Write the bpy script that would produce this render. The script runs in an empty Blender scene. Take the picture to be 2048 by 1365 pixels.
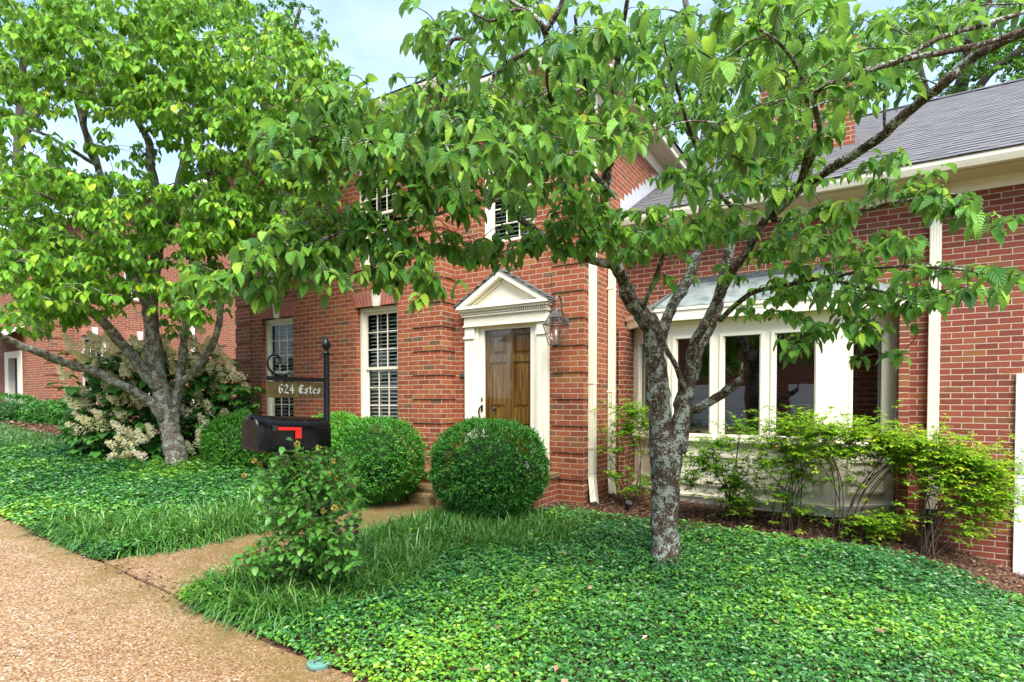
import bpy, math, random
import numpy as np
from mathutils import Vector, noise as mnoise

# ------------------------------------------------------------------ camera, sky, sun, exposure
SC = bpy.context.scene
COL = SC.collection
R = math.radians
E = 1.68                       # eye height above the driveway; builders use z relative to the eye
TH = R(31.67)                  # the camera is turned left of the facade normal by this much
FOC = 1113.0                   # focal length in pixels of the 2048 px wide photograph
PITCH = R(-1.2)
CX = 1024.0
cam_d = bpy.data.cameras.new('camera')
cam = bpy.data.objects.new('camera', cam_d)
COL.objects.link(cam)
cam_d.sensor_width = 36.0
cam_d.lens = 36.0 * FOC / 2048.0
cam_d.clip_start = 0.05
cam_d.clip_end = 1500
cam.location = (0, 0, E)
cam.rotation_euler = (R(90) + PITCH, 0, TH)
SC.camera = cam
# principal row: horizon must fall on y = 800, so the optical axis (pitched down) falls below it
PY = 800.0 + FOC * math.tan(-PITCH)
cam_d.shift_y = (PY - 682.5) / 2048.0

SUN_EL, SUN_AZ = R(56), R(132)      # azimuth measured from +Y (into the house) clockwise to +X
world = bpy.data.worlds.new('World')
SC.world = world
world.use_nodes = True
wn = world.node_tree
for n in list(wn.nodes): wn.nodes.remove(n)
wo = wn.nodes.new('ShaderNodeOutputWorld')
bg = wn.nodes.new('ShaderNodeBackground')
sky = wn.nodes.new('ShaderNodeTexSky')
sky.sky_type = 'NISHITA'
sky.sun_disc = False
sky.sun_elevation = SUN_EL
sky.sun_rotation = SUN_AZ
sky.air_density = 1.0
sky.dust_density = 1.2
sky.ozone_density = 1.0
tc = wn.nodes.new('ShaderNodeTexCoord')
cl = wn.nodes.new('ShaderNodeTexNoise')
cl.inputs['Scale'].default_value = 2.2
cl.inputs['Detail'].default_value = 6
cl.inputs['Roughness'].default_value = 0.6
mpn = wn.nodes.new('ShaderNodeMapping'); mpn.inputs['Scale'].default_value = (1, 1, 3.0)
wn.links.new(tc.outputs['Generated'], mpn.inputs['Vector'])
wn.links.new(mpn.outputs['Vector'], cl.inputs['Vector'])
rmp = wn.nodes.new('ShaderNodeMapRange')
rmp.inputs['From Min'].default_value = 0.35; rmp.inputs['From Max'].default_value = 0.75
rmp.inputs['To Min'].default_value = 0.05; rmp.inputs['To Max'].default_value = 0.5
wn.links.new(cl.outputs['Fac'], rmp.inputs['Value'])
mx = wn.nodes.new('ShaderNodeMix'); mx.data_type = 'RGBA'
wn.links.new(rmp.outputs['Result'], mx.inputs['Factor'])
wn.links.new(sky.outputs['Color'], mx.inputs['A'])
mx.inputs['B'].default_value = (4.6, 5.6, 7.0, 1)
wn.links.new(mx.outputs['Result'], bg.inputs['Color'])
bg.inputs['Strength'].default_value = 0.11
wn.links.new(bg.outputs['Background'], wo.inputs['Surface'])

sun_d = bpy.data.lights.new('sun', 'SUN')
sun_d.energy = 3.4
sun_d.angle = R(50)
sun_d.color = (1.0, 0.955, 0.88)
sun = bpy.data.objects.new('sun', sun_d)
COL.objects.link(sun)
sdir = Vector((math.sin(SUN_AZ) * math.cos(SUN_EL), math.cos(SUN_AZ) * math.cos(SUN_EL), math.sin(SUN_EL)))
sun.rotation_euler = sdir.to_track_quat('Z', 'Y').to_euler()

vs = SC.view_settings
vs.view_transform = 'Standard'; vs.look = 'None'; vs.gamma = 1.0; vs.use_curve_mapping = False
vs.exposure = 1.76
cy = SC.cycles
cy.max_bounces = 8; cy.diffuse_bounces = 4; cy.glossy_bounces = 3; cy.transmission_bounces = 5; cy.transparent_max_bounces = 8
cy.caustics_reflective = False; cy.caustics_refractive = False
cy.use_denoising = True
cy.denoiser = 'OPENIMAGEDENOISE'
cy.denoising_input_passes = 'RGB_ALBEDO_NORMAL'
cy.sample_clamp_indirect = 6.0

# ------------------------------------------------------------------ helpers
rng = np.random.default_rng(7)
random.seed(7)
FV = np.array([-math.sin(TH), math.cos(TH), 0.0]); RV = np.array([math.cos(TH), math.sin(TH), 0.0]); UV_ = np.array([0, 0, 1.0])
def at(px, py, Z):
    """point seen at photo pixel (px, py) at forward distance Z (z relative to the eye)"""
    u = (px - CX) / FOC; v = -(py - PY) / FOC
    cp, sp = math.cos(PITCH), math.sin(PITCH)
    fwd = cp - v * sp; up = sp + v * cp
    return (FV + RV * (u / fwd) + UV_ * (up / fwd)) * Z
def pxr(r, Z): return r * Z / FOC

def g(X, Y):
    """ground height (relative to the eye): falls to the right, rises a little to the houses"""
    X = np.asarray(X, float); Y = np.asarray(Y, float)
    Xc = np.clip(X, -30, 3.5)
    z = -1.45 - .06 * (Xc + 1.4)
    t = np.maximum(0, Xc - .2)
    z = z - .33 * t * t / (t + .35)
    return z + .035 * (np.clip(Y, 2.05, 8) - 4.8)

LOC = {}
def thing(name, label, cat, loc, group=None, rz=0):
    o = bpy.data.objects.new(name, None)
    COL.objects.link(o)
    o.empty_display_size = .2
    o.location = (loc[0], loc[1], loc[2] + E)
    o.rotation_euler = (0, 0, rz)
    o['label'] = label; o['category'] = cat
    if group: o['group'] = group
    LOC[o.name] = np.array(loc, float)
    return o
def tag(o, label=None, cat=None, group=None, kind=None):
    if label: o['label'] = label
    if cat: o['category'] = cat
    if group: o['group'] = group
    if kind: o['kind'] = kind
    return o
def newmesh(name, V, polys, smooth=False, attrs=None):
    V = np.ascontiguousarray(V, dtype=np.float32)
    me = bpy.data.meshes.new(name)
    me.vertices.add(len(V)); me.vertices.foreach_set('co', V.ravel())
    polys = [np.asarray(p, dtype=np.int32) for p in polys if len(p)]
    nl = sum(p.size for p in polys); npol = sum(len(p) for p in polys)
    me.loops.add(nl); me.polygons.add(npol)
    me.loops.foreach_set('vertex_index', np.concatenate([p.ravel() for p in polys]))
    st = []; off = 0
    for p in polys:
        k = p.shape[1]
        st.append(off + np.arange(len(p), dtype=np.int32) * k); off += p.size
    me.polygons.foreach_set('loop_start', np.concatenate(st).astype(np.int32))
    me.polygons.foreach_set('use_smooth', np.full(npol, smooth, dtype=bool))
    for k, a in (attrs or {}).items():
        at_ = me.attributes.new(k, 'FLOAT', 'POINT')
        at_.data.foreach_set('value', np.ascontiguousarray(a, dtype=np.float32))
    me.update(calc_edges=True)
    return me
def link(name, me, mat, parent=None, label=None):
    o = bpy.data.objects.new(name, me)
    COL.objects.link(o)
    if mat: me.materials.append(mat)
    if parent is not None: o.parent = parent
    if label: o['label'] = label
    return o
def rootloc(parent):
    l = np.zeros(3)
    if parent is None: return np.array([0, 0, -E])
    while parent.parent is not None: parent = parent.parent
    return LOC[parent.name]
class MB:
    def __init__(s): s.V = []; s.F = []; s.mi = {}; s.cur = 0
    def add(s, vs_, fs):
        b = len(s.V)
        if s.cur:
            for i in range(len(fs)): s.mi[len(s.F) + i] = s.cur
        s.V += [tuple(v) for v in vs_]; s.F += [tuple(b + i for i in f) for f in fs]
    def box(s, x0, x1, y0, y1, z0, z1, M=None):
        vs_ = [(x, y, z) for z in (z0, z1) for y in (y0, y1) for x in (x0, x1)]
        if M: vs_ = [M(*v) for v in vs_]
        s.add(vs_, [(0, 2, 3, 1), (4, 5, 7, 6), (0, 1, 5, 4), (2, 6, 7, 3), (0, 4, 6, 2), (1, 3, 7, 5)])
        return s
    def prism(s, poly, d0, d1, M=None):
        """poly of (a, z) counter-clockwise seen from outside, extruded along depth d0..d1"""
        n = len(poly)
        vs_ = [(a, d0, z) for a, z in poly] + [(a, d1, z) for a, z in poly]
        if M: vs_ = [M(*v) for v in vs_]
        s.add(vs_, [tuple(range(n)), tuple(range(2 * n - 1, n - 1, -1))] + [((i + 1) % n, i, n + i, n + (i + 1) % n) for i in range(n)])
        return s
    def slab(s, poly, z0, z1):
        """poly of (x, y) ccw from above; z0,z1 numbers or functions"""
        n = len(poly)
        f0 = z0 if callable(z0) else (lambda x, y: z0); f1 = z1 if callable(z1) else (lambda x, y: z1)
        s.add([(x, y, float(f0(x, y))) for x, y in poly] + [(x, y, float(f1(x, y))) for x, y in poly],
              [tuple(range(n - 1, -1, -1)), tuple(range(n, 2 * n))] + [(i, (i + 1) % n, n + (i + 1) % n, n + i) for i in range(n)])
        return s
    def tube(s, pts, rad, n=8, caps=True):
        P = np.array(pts, float); m = len(P)
        if np.isscalar(rad): rad = [rad] * m
        T = np.gradient(P, axis=0); T /= (np.linalg.norm(T, axis=1, keepdims=True) + 1e-9)
        ref = np.array([0, 0, 1.0]) if abs(T[0][2]) < .9 else np.array([1.0, 0, 0])
        b = len(s.V)
        a = np.arange(n) * 2 * math.pi / n
        u = None
        for i in range(m):
            if u is None:
                u = np.cross(T[i], ref)
            u = u - T[i] * np.dot(u, T[i]); u /= (np.linalg.norm(u) + 1e-9)
            w = np.cross(T[i], u)
            ring = P[i] + rad[i] * (np.cos(a)[:, None] * u + np.sin(a)[:, None] * w)
            s.V += [tuple(v) for v in ring]
        for i in range(m - 1):
            for j in range(n):
                k = (j + 1) % n
                s.F.append((b + i * n + j, b + i * n + k, b + (i + 1) * n + k, b + (i + 1) * n + j))
        if caps:
            s.F.append(tuple(b + j for j in range(n - 1, -1, -1)))
            s.F.append(tuple(b + (m - 1) * n + j for j in range(n)))
        return s
    def lathe(s, cx, cy_, prof, n=20, M=None):
        b = len(s.V)
        for r, z in prof:
            for j in range(n):
                t = 2 * math.pi * j / n
                v = (cx + r * math.cos(t), cy_ + r * math.sin(t), z)
                s.V.append(M(*v) if M else v)
        for i in range(len(prof) - 1):
            for j in range(n):
                k = (j + 1) % n
                s.F.append((b + i * n + j, b + i * n + k, b + (i + 1) * n + k, b + (i + 1) * n + j))
        s.F.append(tuple(b + j for j in range(n - 1, -1, -1)))
        s.F.append(tuple(b + (len(prof) - 1) * n + j for j in range(n)))
        return s
    def build(s, name, mat, parent=None, label=None, smooth=False, bevel=0, sharp=None):
        me = bpy.data.meshes.new(name)
        V = np.array(s.V, float) - rootloc(parent)
        me.from_pydata(V.tolist(), [], s.F)
        if smooth:
            me.polygons.foreach_set('use_smooth', np.ones(len(me.polygons), dtype=bool))
            if sharp and hasattr(me, 'set_sharp_from_angle'): me.set_sharp_from_angle(angle=R(sharp))
        o = link(name, me, mat[0] if isinstance(mat, tuple) else mat, parent, label)
        if isinstance(mat, tuple):
            for m_ in mat[1:]: me.materials.append(m_)
            for i, k in s.mi.items(): me.polygons[i].material_index = k
        if bevel:
            m = o.modifiers.new('bevel', 'BEVEL'); m.width = bevel; m.segments = 2; m.limit_method = 'ANGLE'; m.angle_limit = R(40)
        return o
def spline(pts, k=4):
    """Catmull-Rom through rows of pts"""
    P = np.array(pts, float)
    if len(P) < 3:
        t = np.linspace(0, 1, k + 1)[:, None]
        return P[0] * (1 - t) + P[1] * t
    Q = np.vstack([2 * P[0] - P[1], P, 2 * P[-1] - P[-2]])
    out = []
    for i in range(1, len(Q) - 2):
        a, b, c, d = Q[i - 1], Q[i], Q[i + 1], Q[i + 2]
        for j in range(k):
            t = j / k
            out.append(.5 * (2 * b + (c - a) * t + (2 * a - 5 * b + 4 * c - d) * t * t + (3 * b - a - 3 * c + d) * t ** 3))
    out.append(P[-1])
    return np.array(out)

# ------------------------------------------------------------------ materials
class NT:
    def __init__(s, name):
        s.m = bpy.data.materials.new(name); s.m.use_nodes = True
        s.t = s.m.node_tree
        for n in list(s.t.nodes): s.t.nodes.remove(n)
        s.out = s.n('ShaderNodeOutputMaterial')
    def n(s, typ, **kw):
        nd = s.t.nodes.new(typ)
        for k, v in kw.items(): setattr(nd, k, v)
        return nd
    def set(s, nd, i, v):
        if v is None: return
        sock = nd.inputs[i]
        if hasattr(v, 'is_linked') or isinstance(v, bpy.types.NodeSocket): s.t.links.new(v, sock)
        else:
            if isinstance(v, (tuple, list)) and sock.type == 'RGBA' and len(v) == 3: v = (*v, 1)
            sock.default_value = v
    def math(s, op, a, b=None, c=None, clamp=False):
        nd = s.n('ShaderNodeMath', operation=op); nd.use_clamp = clamp
        s.set(nd, 0, a); s.set(nd, 1, b); s.set(nd, 2, c)
        return nd.outputs[0]
    def mix(s, f, a, b, blend='MIX'):
        nd = s.n('ShaderNodeMix', data_type='RGBA', blend_type=blend)
        s.set(nd, 'Factor', f); s.set(nd, 'A', a); s.set(nd, 'B', b)
        return nd.outputs['Result']
    def noise(s, scale, detail=3, rough=.55, vec=None, out='Fac', dist=0):
        nd = s.n('ShaderNodeTexNoise'); s.set(nd, 'Scale', scale); s.set(nd, 'Detail', detail); s.set(nd, 'Roughness', rough); s.set(nd, 'Distortion', dist)
        if vec is not None: s.set(nd, 'Vector', vec)
        return nd.outputs[out]
    def ramp(s, f, stops, interp='LINEAR'):
        nd = s.n('ShaderNodeValToRGB'); cr = nd.color_ramp; cr.interpolation = interp
        while len(cr.elements) > 1: cr.elements.remove(cr.elements[-1])
        for i, (p, c) in enumerate(stops):
            e = cr.elements[0] if i == 0 else cr.elements.new(p)
            e.position = p; e.color = (*c, 1) if len(c) == 3 else c
        s.set(nd, 0, f)
        return nd.outputs['Color']
    def rng(s, v, a, b, c=0., d=1., smooth=False):
        nd = s.n('ShaderNodeMapRange'); nd.clamp = True
        if smooth: nd.interpolation_type = 'SMOOTHSTEP'
        s.set(nd, 0, v); s.set(nd, 1, a); s.set(nd, 2, b); s.set(nd, 3, c); s.set(nd, 4, d)
        return nd.outputs[0]
    def pos(s): return s.n('ShaderNodeNewGeometry').outputs['Position']
    def obj(s): return s.n('ShaderNodeTexCoord').outputs['Object']
    def attr(s, name):
        nd = s.n('ShaderNodeAttribute', attribute_name=name); return nd.outputs['Fac']
    def bump(s, h, strength=.3, dist=.01, normal=None):
        nd = s.n('ShaderNodeBump'); s.set(nd, 'Strength', strength); s.set(nd, 'Distance', dist); s.set(nd, 'Height', h)
        if normal is not None: s.set(nd, 'Normal', normal)
        return nd.outputs[0]
    def bsdf(s, color, rough=.6, normal=None, metal=0., spec=.5, coat=0.):
        nd = s.n('ShaderNodeBsdfPrincipled')
        s.set(nd, 'Base Color', color); s.set(nd, 'Roughness', rough); s.set(nd, 'Metallic', metal)
        s.set(nd, 'Specular IOR Level', spec); s.set(nd, 'Coat Weight', coat)
        if normal is not None: s.set(nd, 'Normal', normal)
        return nd.outputs[0]
    def done(s, sh):
        s.t.links.new(sh, s.out.inputs['Surface']); return s.m

def mat_plain(name, col, rough=.5, var=.12, nscale=6, metal=0., bump=.0, coat=0., spec=.5, streak=0.):
    k = NT(name); p = k.pos()
    f = k.noise(nscale, 5, .6, p)
    c = k.mix(k.rng(f, .3, .7), tuple(x * (1 - var) for x in col), tuple(min(1, x * (1 + var)) for x in col))
    if streak:
        mp = k.n('ShaderNodeMapping'); mp.inputs['Scale'].default_value = (9, 9, .8); k.t.links.new(p, mp.inputs['Vector'])
        f2 = k.noise(2, 5, .65, mp.outputs[0])
        c = k.mix(k.math('MULTIPLY', k.rng(f2, .55, .8), streak), c, (col[0] * .45, col[1] * .42, col[2] * .33))
    nm = k.bump(k.noise(nscale * 12, 3, .6, p), bump, .004) if bump else None
    return k.done(k.bsdf(c, rough, nm, metal, spec, coat))

def mat_brick(name, stops, mortar, bw=.2032, bh=.0677, m=.0092):
    """running bond on any upright face, real brick size, each brick its own tone"""
    k = NT(name)
    geo = k.n('ShaderNodeNewGeometry')
    sp = k.n('ShaderNodeSeparateXYZ'); k.t.links.new(geo.outputs['Position'], sp.inputs[0])
    sn = k.n('ShaderNodeSeparateXYZ'); k.t.links.new(geo.outputs['True Normal'], sn.inputs[0])
    nx = k.math('ABSOLUTE', sn.outputs[0]); side = k.math('GREATER_THAN', nx, .72)
    ua = k.math('ADD', k.math('MULTIPLY', sp.outputs[0], k.math('SUBTRACT', 1., side)), k.math('MULTIPLY', k.math('ADD', sp.outputs[1], .05), side))
    wob = k.noise(14, 2, .5, geo.outputs['Position'])
    wo_ = k.math('MULTIPLY', k.math('SUBTRACT', wob, .5), .006)
    zz = k.math('ADD', sp.outputs[2], wo_)
    row = k.math('DIVIDE', zz, bh)
    rid = k.math('FLOOR', row)
    odd = k.math('MODULO', k.math('ADD', rid, 1000.), 2.)
    col = k.math('ADD', k.math('DIVIDE', k.math('ADD', ua, wo_), bw), k.math('MULTIPLY', odd, .5))
    cid = k.math('FLOOR', col)
    fx = k.math('MULTIPLY', k.math('FRACT', col), bw); fz = k.math('MULTIPLY', k.math('FRACT', row), bh)
    def edge(f, w): return k.math('MINIMUM', f, k.math('SUBTRACT', w, f))
    e = k.math('MINIMUM', edge(fx, bw), edge(fz, bh))
    rough_e = k.math('ADD', e, k.math('MULTIPLY', k.math('SUBTRACT', k.noise(90, 2, .6, geo.outputs['Position']), .5), .003))
    body = k.rng(rough_e, m * .5 - .0014, m * .5 + .0016)
    cv = k.n('ShaderNodeCombineXYZ'); k.t.links.new(cid, cv.inputs[0]); k.t.links.new(rid, cv.inputs[1]); k.t.links.new(side, cv.inputs[2])
    wnz = k.n('ShaderNodeTexWhiteNoise', noise_dimensions='3D'); k.t.links.new(cv.outputs[0], wnz.inputs['Vector'])
    c = k.ramp(wnz.outputs['Value'], stops)
    fine = k.noise(55, 4, .65, geo.outputs['Position'])
    c = k.mix(k.rng(fine, .3, .72, 0, .55), c, k.mix(.5, c, (.26, .12, .06)))
    patch = k.noise(3.2, 4, .6, geo.outputs['Position'])
    c = k.mix(k.rng(patch, .45, .75, 0, .35), c, k.mix(1., c, (.72, .62, .55), 'MULTIPLY'))
    mo = k.mix(k.rng(k.noise(20, 3, .6, geo.outputs['Position']), .35, .7), tuple(x * .78 for x in mortar), mortar)
    fc = k.mix(body, mo, c)
    h = k.math('ADD', k.math('MULTIPLY', body, 1.), k.math('MULTIPLY', fine, .25))
    return k.done(k.bsdf(fc, .82, k.bump(h, .55, .006), spec=.25))
BR = [(.0, (0.136, 0.037, 0.015)), (.10, (0.187, 0.045, 0.020)), (.3, (0.259, 0.063, 0.025)), (.5, (0.223, 0.054, 0.023)), (.68, (0.299, 0.082, 0.030)),
      (.84, (0.206, 0.046, 0.022)), (.93, (0.273, 0.117, 0.032)), (.975, (0.091, 0.054, 0.032)), (1., (0.145, 0.082, 0.043))]
BW = [(.0, (0.120, 0.028, 0.017)), (.12, (0.148, 0.029, 0.020)), (.35, (0.196, 0.039, 0.025)), (.6, (0.172, 0.033, 0.021)), (.8, (0.223, 0.051, 0.029)), (.92, (0.215, 0.082, 0.029)), (1., (0.112, 0.039, 0.026))]
M_brick = mat_brick('brick', BR, (.44, .325, .23))
M_wing = mat_brick('wing brick', BW, (.46, .375, .27))
M_nbr = mat_brick('neighbour brick', [(a, (c[0] * .85, c[1] * .95, c[2] * 1.0)) for a, c in BR], (.42, .30, .23))
M_cream = mat_plain('cream paint', (.74, .70, .56), .42, .05, 3, bump=.05, streak=.12)
M_soffit = mat_plain('soffit paint', (.60, .52, .34), .6, .08, 3)
M_gutter = mat_plain('gutter paint', (.68, .64, .50), .35, .06, 4, streak=.25)
M_white = mat_plain('white door paint', (.72, .72, .70), .4, .05, 3, streak=.1)
M_stone = mat_plain('keystone', (.66, .63, .56), .8, .12, 14, bump=.2)
M_black = mat_plain('black metal', (.005, .005, .006), .35, .25, 20, metal=.0, bump=.1, spec=.35)
M_iron = mat_plain('dark iron', (.02, .02, .02), .5, .3, 25, bump=.15)
M_flag = mat_plain('red flag', (.75, .02, .012), .35, .05, 10)
M_flash = mat_plain('step flashing', (.62, .63, .66), .4, .12, 8, metal=.3)
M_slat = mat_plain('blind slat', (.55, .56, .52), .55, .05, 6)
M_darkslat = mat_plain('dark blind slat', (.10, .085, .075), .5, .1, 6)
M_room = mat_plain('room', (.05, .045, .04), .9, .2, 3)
M_rub = mat_plain('corrugated pipe', (.012, .011, .012), .6, .2, 10)
M_lead = mat_plain('aged pewter', (.10, .105, .10), .45, .35, 18, metal=.6, bump=.15)
M_let = mat_plain('white lettering', (.85, .85, .82), .4, .02, 10)

def mat_metalroof():
    k = NT('patina metal roof'); p = k.pos()
    f = k.noise(5, 5, .65, p)
    c = k.ramp(f, [(.3, (.10, .125, .125)), (.5, (.20, .245, .24)), (.7, (.29, .335, .32))])
    f2 = k.noise(18, 4, .7, p)
    c = k.mix(k.rng(f2, .62, .75, 0, .7), c, (.13, .11, .10))
    return k.done(k.bsdf(c, .42, k.bump(f2, .1, .004), .25))
M_patina = mat_metalroof()

def mat_shingle():
    k = NT('asphalt shingle')
    o = k.n('ShaderNodeTexCoord').outputs['Object']
    sp = k.n('ShaderNodeSeparateXYZ'); k.t.links.new(o, sp.inputs[0])
    ex = .15
    sl = k.math('DIVIDE', k.math('MULTIPLY', sp.outputs[2], 2.05), ex)     # z -> distance up a .56 slope
    rid = k.math('FLOOR', sl); fr = k.math('FRACT', sl)
    tab = k.math('ADD', k.math('DIVIDE', sp.outputs[0], .17), k.math('MULTIPLY', rid, .37))
    cid = k.math('FLOOR', tab)
    cv = k.n('ShaderNodeCombineXYZ'); k.t.links.new(cid, cv.inputs[0]); k.t.links.new(rid, cv.inputs[1])
    w = k.n('ShaderNodeTexWhiteNoise', noise_dimensions='2D'); k.t.links.new(cv.outputs[0], w.inputs['Vector'])
    c = k.ramp(w.outputs['Value'], [(0, (.062, .062, .068)), (.5, (.10, .10, .108)), (1, (.145, .144, .152))])
    gr = k.noise(220, 2, .7, o)
    c = k.mix(k.rng(gr, .3, .7, 0, .5), c, (.15, .15, .155))
    shadow_w = k.math('ADD', .20, k.math('MULTIPLY', k.math('GREATER_THAN', w.outputs['Value'], .5), .22))
    shadow_line = k.math('LESS_THAN', fr, shadow_w)
    c = k.mix(shadow_line, c, (.012, .012, .014))  # shadow line along the foot of each course, painted into the colour
    h = k.math('SUBTRACT', k.math('MULTIPLY', w.outputs['Value'], .3), fr)
    return k.done(k.bsdf(c, .9, k.bump(h, .5, .008), spec=.2))
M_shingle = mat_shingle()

def mat_wood():
    k = NT('stained wood door'); p = k.obj()
    mp = k.n('ShaderNodeMapping'); mp.inputs['Scale'].default_value = (16, 16, .9); k.t.links.new(p, mp.inputs['Vector'])
    f = k.noise(2.4, 6, .65, mp.outputs[0], dist=.6)
    c = k.ramp(f, [(.25, (.05, .017, .003)), (.45, (.20, .080, .010)), (.6, (.42, .185, .022)), (.75, (.58, .29, .038))])
    f2 = k.noise(1.4, 4, .6, p)
    c = k.mix(k.rng(f2, .48, .72, 0, .5), c, (.10, .042, .012))
    return k.done(k.bsdf(c, .28, k.bump(f, .12, .004), coat=.4))
M_wood = mat_wood()

def mat_brass():
    k = NT('tarnished brass'); p = k.obj()
    mp = k.n('ShaderNodeMapping'); mp.inputs['Scale'].default_value = (6, 14, 2.5); k.t.links.new(p, mp.inputs['Vector'])
    f = k.noise(1.6, 5, .7, mp.outputs[0])
    c = k.ramp(f, [(.3, (.035, .04, .012)), (.48, (.14, .105, .035)), (.62, (.20, .17, .06)), (.75, (.27, .15, .05))])
    return k.done(k.bsdf(c, .42, None, .55))
M_brass = mat_brass()

def mat_glass(name='window glass', tint=(.9, .95, .93), k_=.55):
    k = NT(name)
    fr = k.n('ShaderNodeFresnel'); fr.inputs['IOR'].default_value = 1.55
    f = k.math('ADD', k.math('MULTIPLY', fr.outputs[0], k_), .015, clamp=True)
    tr = k.n('ShaderNodeBsdfTransparent'); tr.inputs[0].default_value = (*tint, 1)
    gl = k.n('ShaderNodeBsdfGlossy'); gl.inputs['Roughness'].default_value = .012
    p = k.pos()
    k.set(gl, 'Normal', k.bump(k.noise(1.6, 2, .5, p), .06, .03))
    m = k.n('ShaderNodeMixShader'); k.set(m, 0, f); k.t.links.new(tr.outputs[0], m.inputs[1]); k.t.links.new(gl.outputs[0], m.inputs[2])
    return k.done(m.outputs[0])
M_glass = mat_glass()
M_lglass = mat_glass('lantern glass', (.93, .93, .9))
M_bglass = mat_glass('bay glass', (.85, .9, .88), 4.5)

def mat_aggregate(name, edge):
    """exposed aggregate: tan, white and brown pebbles; old moss stains near the planted edge"""
    k = NT(name); p = k.pos()
    v = k.n('ShaderNodeTexVoronoi'); v.feature = 'F1'; k.set(v, 'Scale', 95.0); k.set(v, 'Vector', p)
    sv = k.n('ShaderNodeSeparateColor'); k.t.links.new(v.outputs['Color'], sv.inputs[0])
    c = k.ramp(sv.outputs[0], [(0, (.065, .036, .017)), (.18, (.155, .080, .030)), (.36, (.245, .142, .062)), (.55, (.27, .195, .105)), (.72, (.34, .262, .185)), (.86, (.20, .100, .036)), (.95, (.48, .42, .35)), (1, (.10, .08, .065))])
    d = v.outputs['Distance']
    c = k.mix(k.rng(d, .45, .85), c, (.15, .088, .042))
    f = k.noise(.9, 5, .65, p)
    c = k.mix(k.rng(f, .42, .72, 0, .45), c, k.mix(1., c, (.66, .50, .32), 'MULTIPLY'))
    spx = k.n('ShaderNodeSeparateXYZ'); k.t.links.new(p, spx.inputs[0])
    moss = k.noise(2.6, 6, .7, p)
    near = k.rng(spx.outputs[1], edge[0], edge[1], 0, 1)
    mf = k.math('MULTIPLY', k.rng(k.math('ADD', moss, k.math('MULTIPLY', near, .30)), .62, .86), near)
    c = k.mix(k.math('MULTIPLY', mf, .8), c, (.12, .085, .022))
    h = k.math('SUBTRACT', 1., d)
    return k.done(k.bsdf(c, .85, k.bump(h, .45, .006), spec=.25))
M_drive = mat_aggregate('exposed aggregate', (1.2, 2.05))
M_walk = mat_aggregate('walk aggregate', (-3., 3.4))

def mat_mulch():
    k = NT('bark mulch'); p = k.pos()
    v = k.n('ShaderNodeTexVoronoi'); k.set(v, 'Scale', 38.0); k.set(v, 'Vector', p)
    sv = k.n('ShaderNodeSeparateColor'); k.t.links.new(v.outputs['Color'], sv.inputs[0])
    c = k.ramp(sv.outputs[0], [(0, (.022, .012, .008)), (.4, (.065, .03, .018)), (.75, (.13, .062, .036)), (1, (.22, .12, .075))])
    f = k.noise(6, 5, .7, p)
    c = k.mix(k.rng(f, .4, .7, 0, .6), c, (.03, .018, .012))
    return k.done(k.bsdf(c, .95, k.bump(k.math('ADD', v.outputs['Distance'], f), .8, .02), spec=.1))
M_mulch = mat_mulch()

def mat_bark(name, dark, light, lichen, amount, scale=7.0):
    k = NT(name); p = k.pos()
    mp = k.n('ShaderNodeMapping'); mp.inputs['Scale'].default_value = (1, 1, .38); k.t.links.new(p, mp.inputs['Vector'])
    v = k.n('ShaderNodeTexVoronoi'); k.set(v, 'Scale', 85.0); k.set(v, 'Vector', mp.outputs[0])
    f = k.noise(30, 5, .7, p)
    c = k.mix(k.rng(k.math('ADD', k.math('MULTIPLY', v.outputs['Distance'], .6), k.math('MULTIPLY', f, .6)), .3, .85), light, dark)
    l1 = k.noise(scale, 3, .6, p); l2 = k.noise(scale * 5.5, 5, .75, p)
    lf = k.rng(k.math('ADD', l1, k.math('MULTIPLY', k.math('SUBTRACT', l2, .5), 1.25)), 1. - amount, 1.03 - amount)
    lc = k.mix(k.rng(k.noise(60, 3, .6, p), .35, .65), tuple(x * .72 for x in lichen), lichen)
    c = k.mix(k.math('MULTIPLY', lf, .8), c, lc)
    h = k.math('ADD', k.math('MULTIPLY', k.math('SUBTRACT', 1., v.outputs['Distance']), .7), k.math('ADD', k.math('MULTIPLY', f, .5), k.math('MULTIPLY', lf, .25)))
    return k.done(k.bsdf(c, .92, k.bump(h, .7, .012), spec=.15))
M_bark = mat_bark('dogwood bark', (.022, .016, .011), (.125, .085, .06), (.40, .46, .37), .46, 13)
M_bark2 = mat_bark('grey dogwood bark', (.045, .036, .028), (.22, .175, .13), (.44, .48, .39), .49, 13)
M_twig = mat_bark('twig bark', (.035, .025, .018), (.12, .09, .065), (.3, .32, .26), .38)
M_barkfar = mat_plain('dark bark', (.05, .042, .034), .95, .4, 8, bump=.3)
M_stem = mat_plain('shrub stem', (.07, .045, .03), .9, .3, 20)

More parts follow.
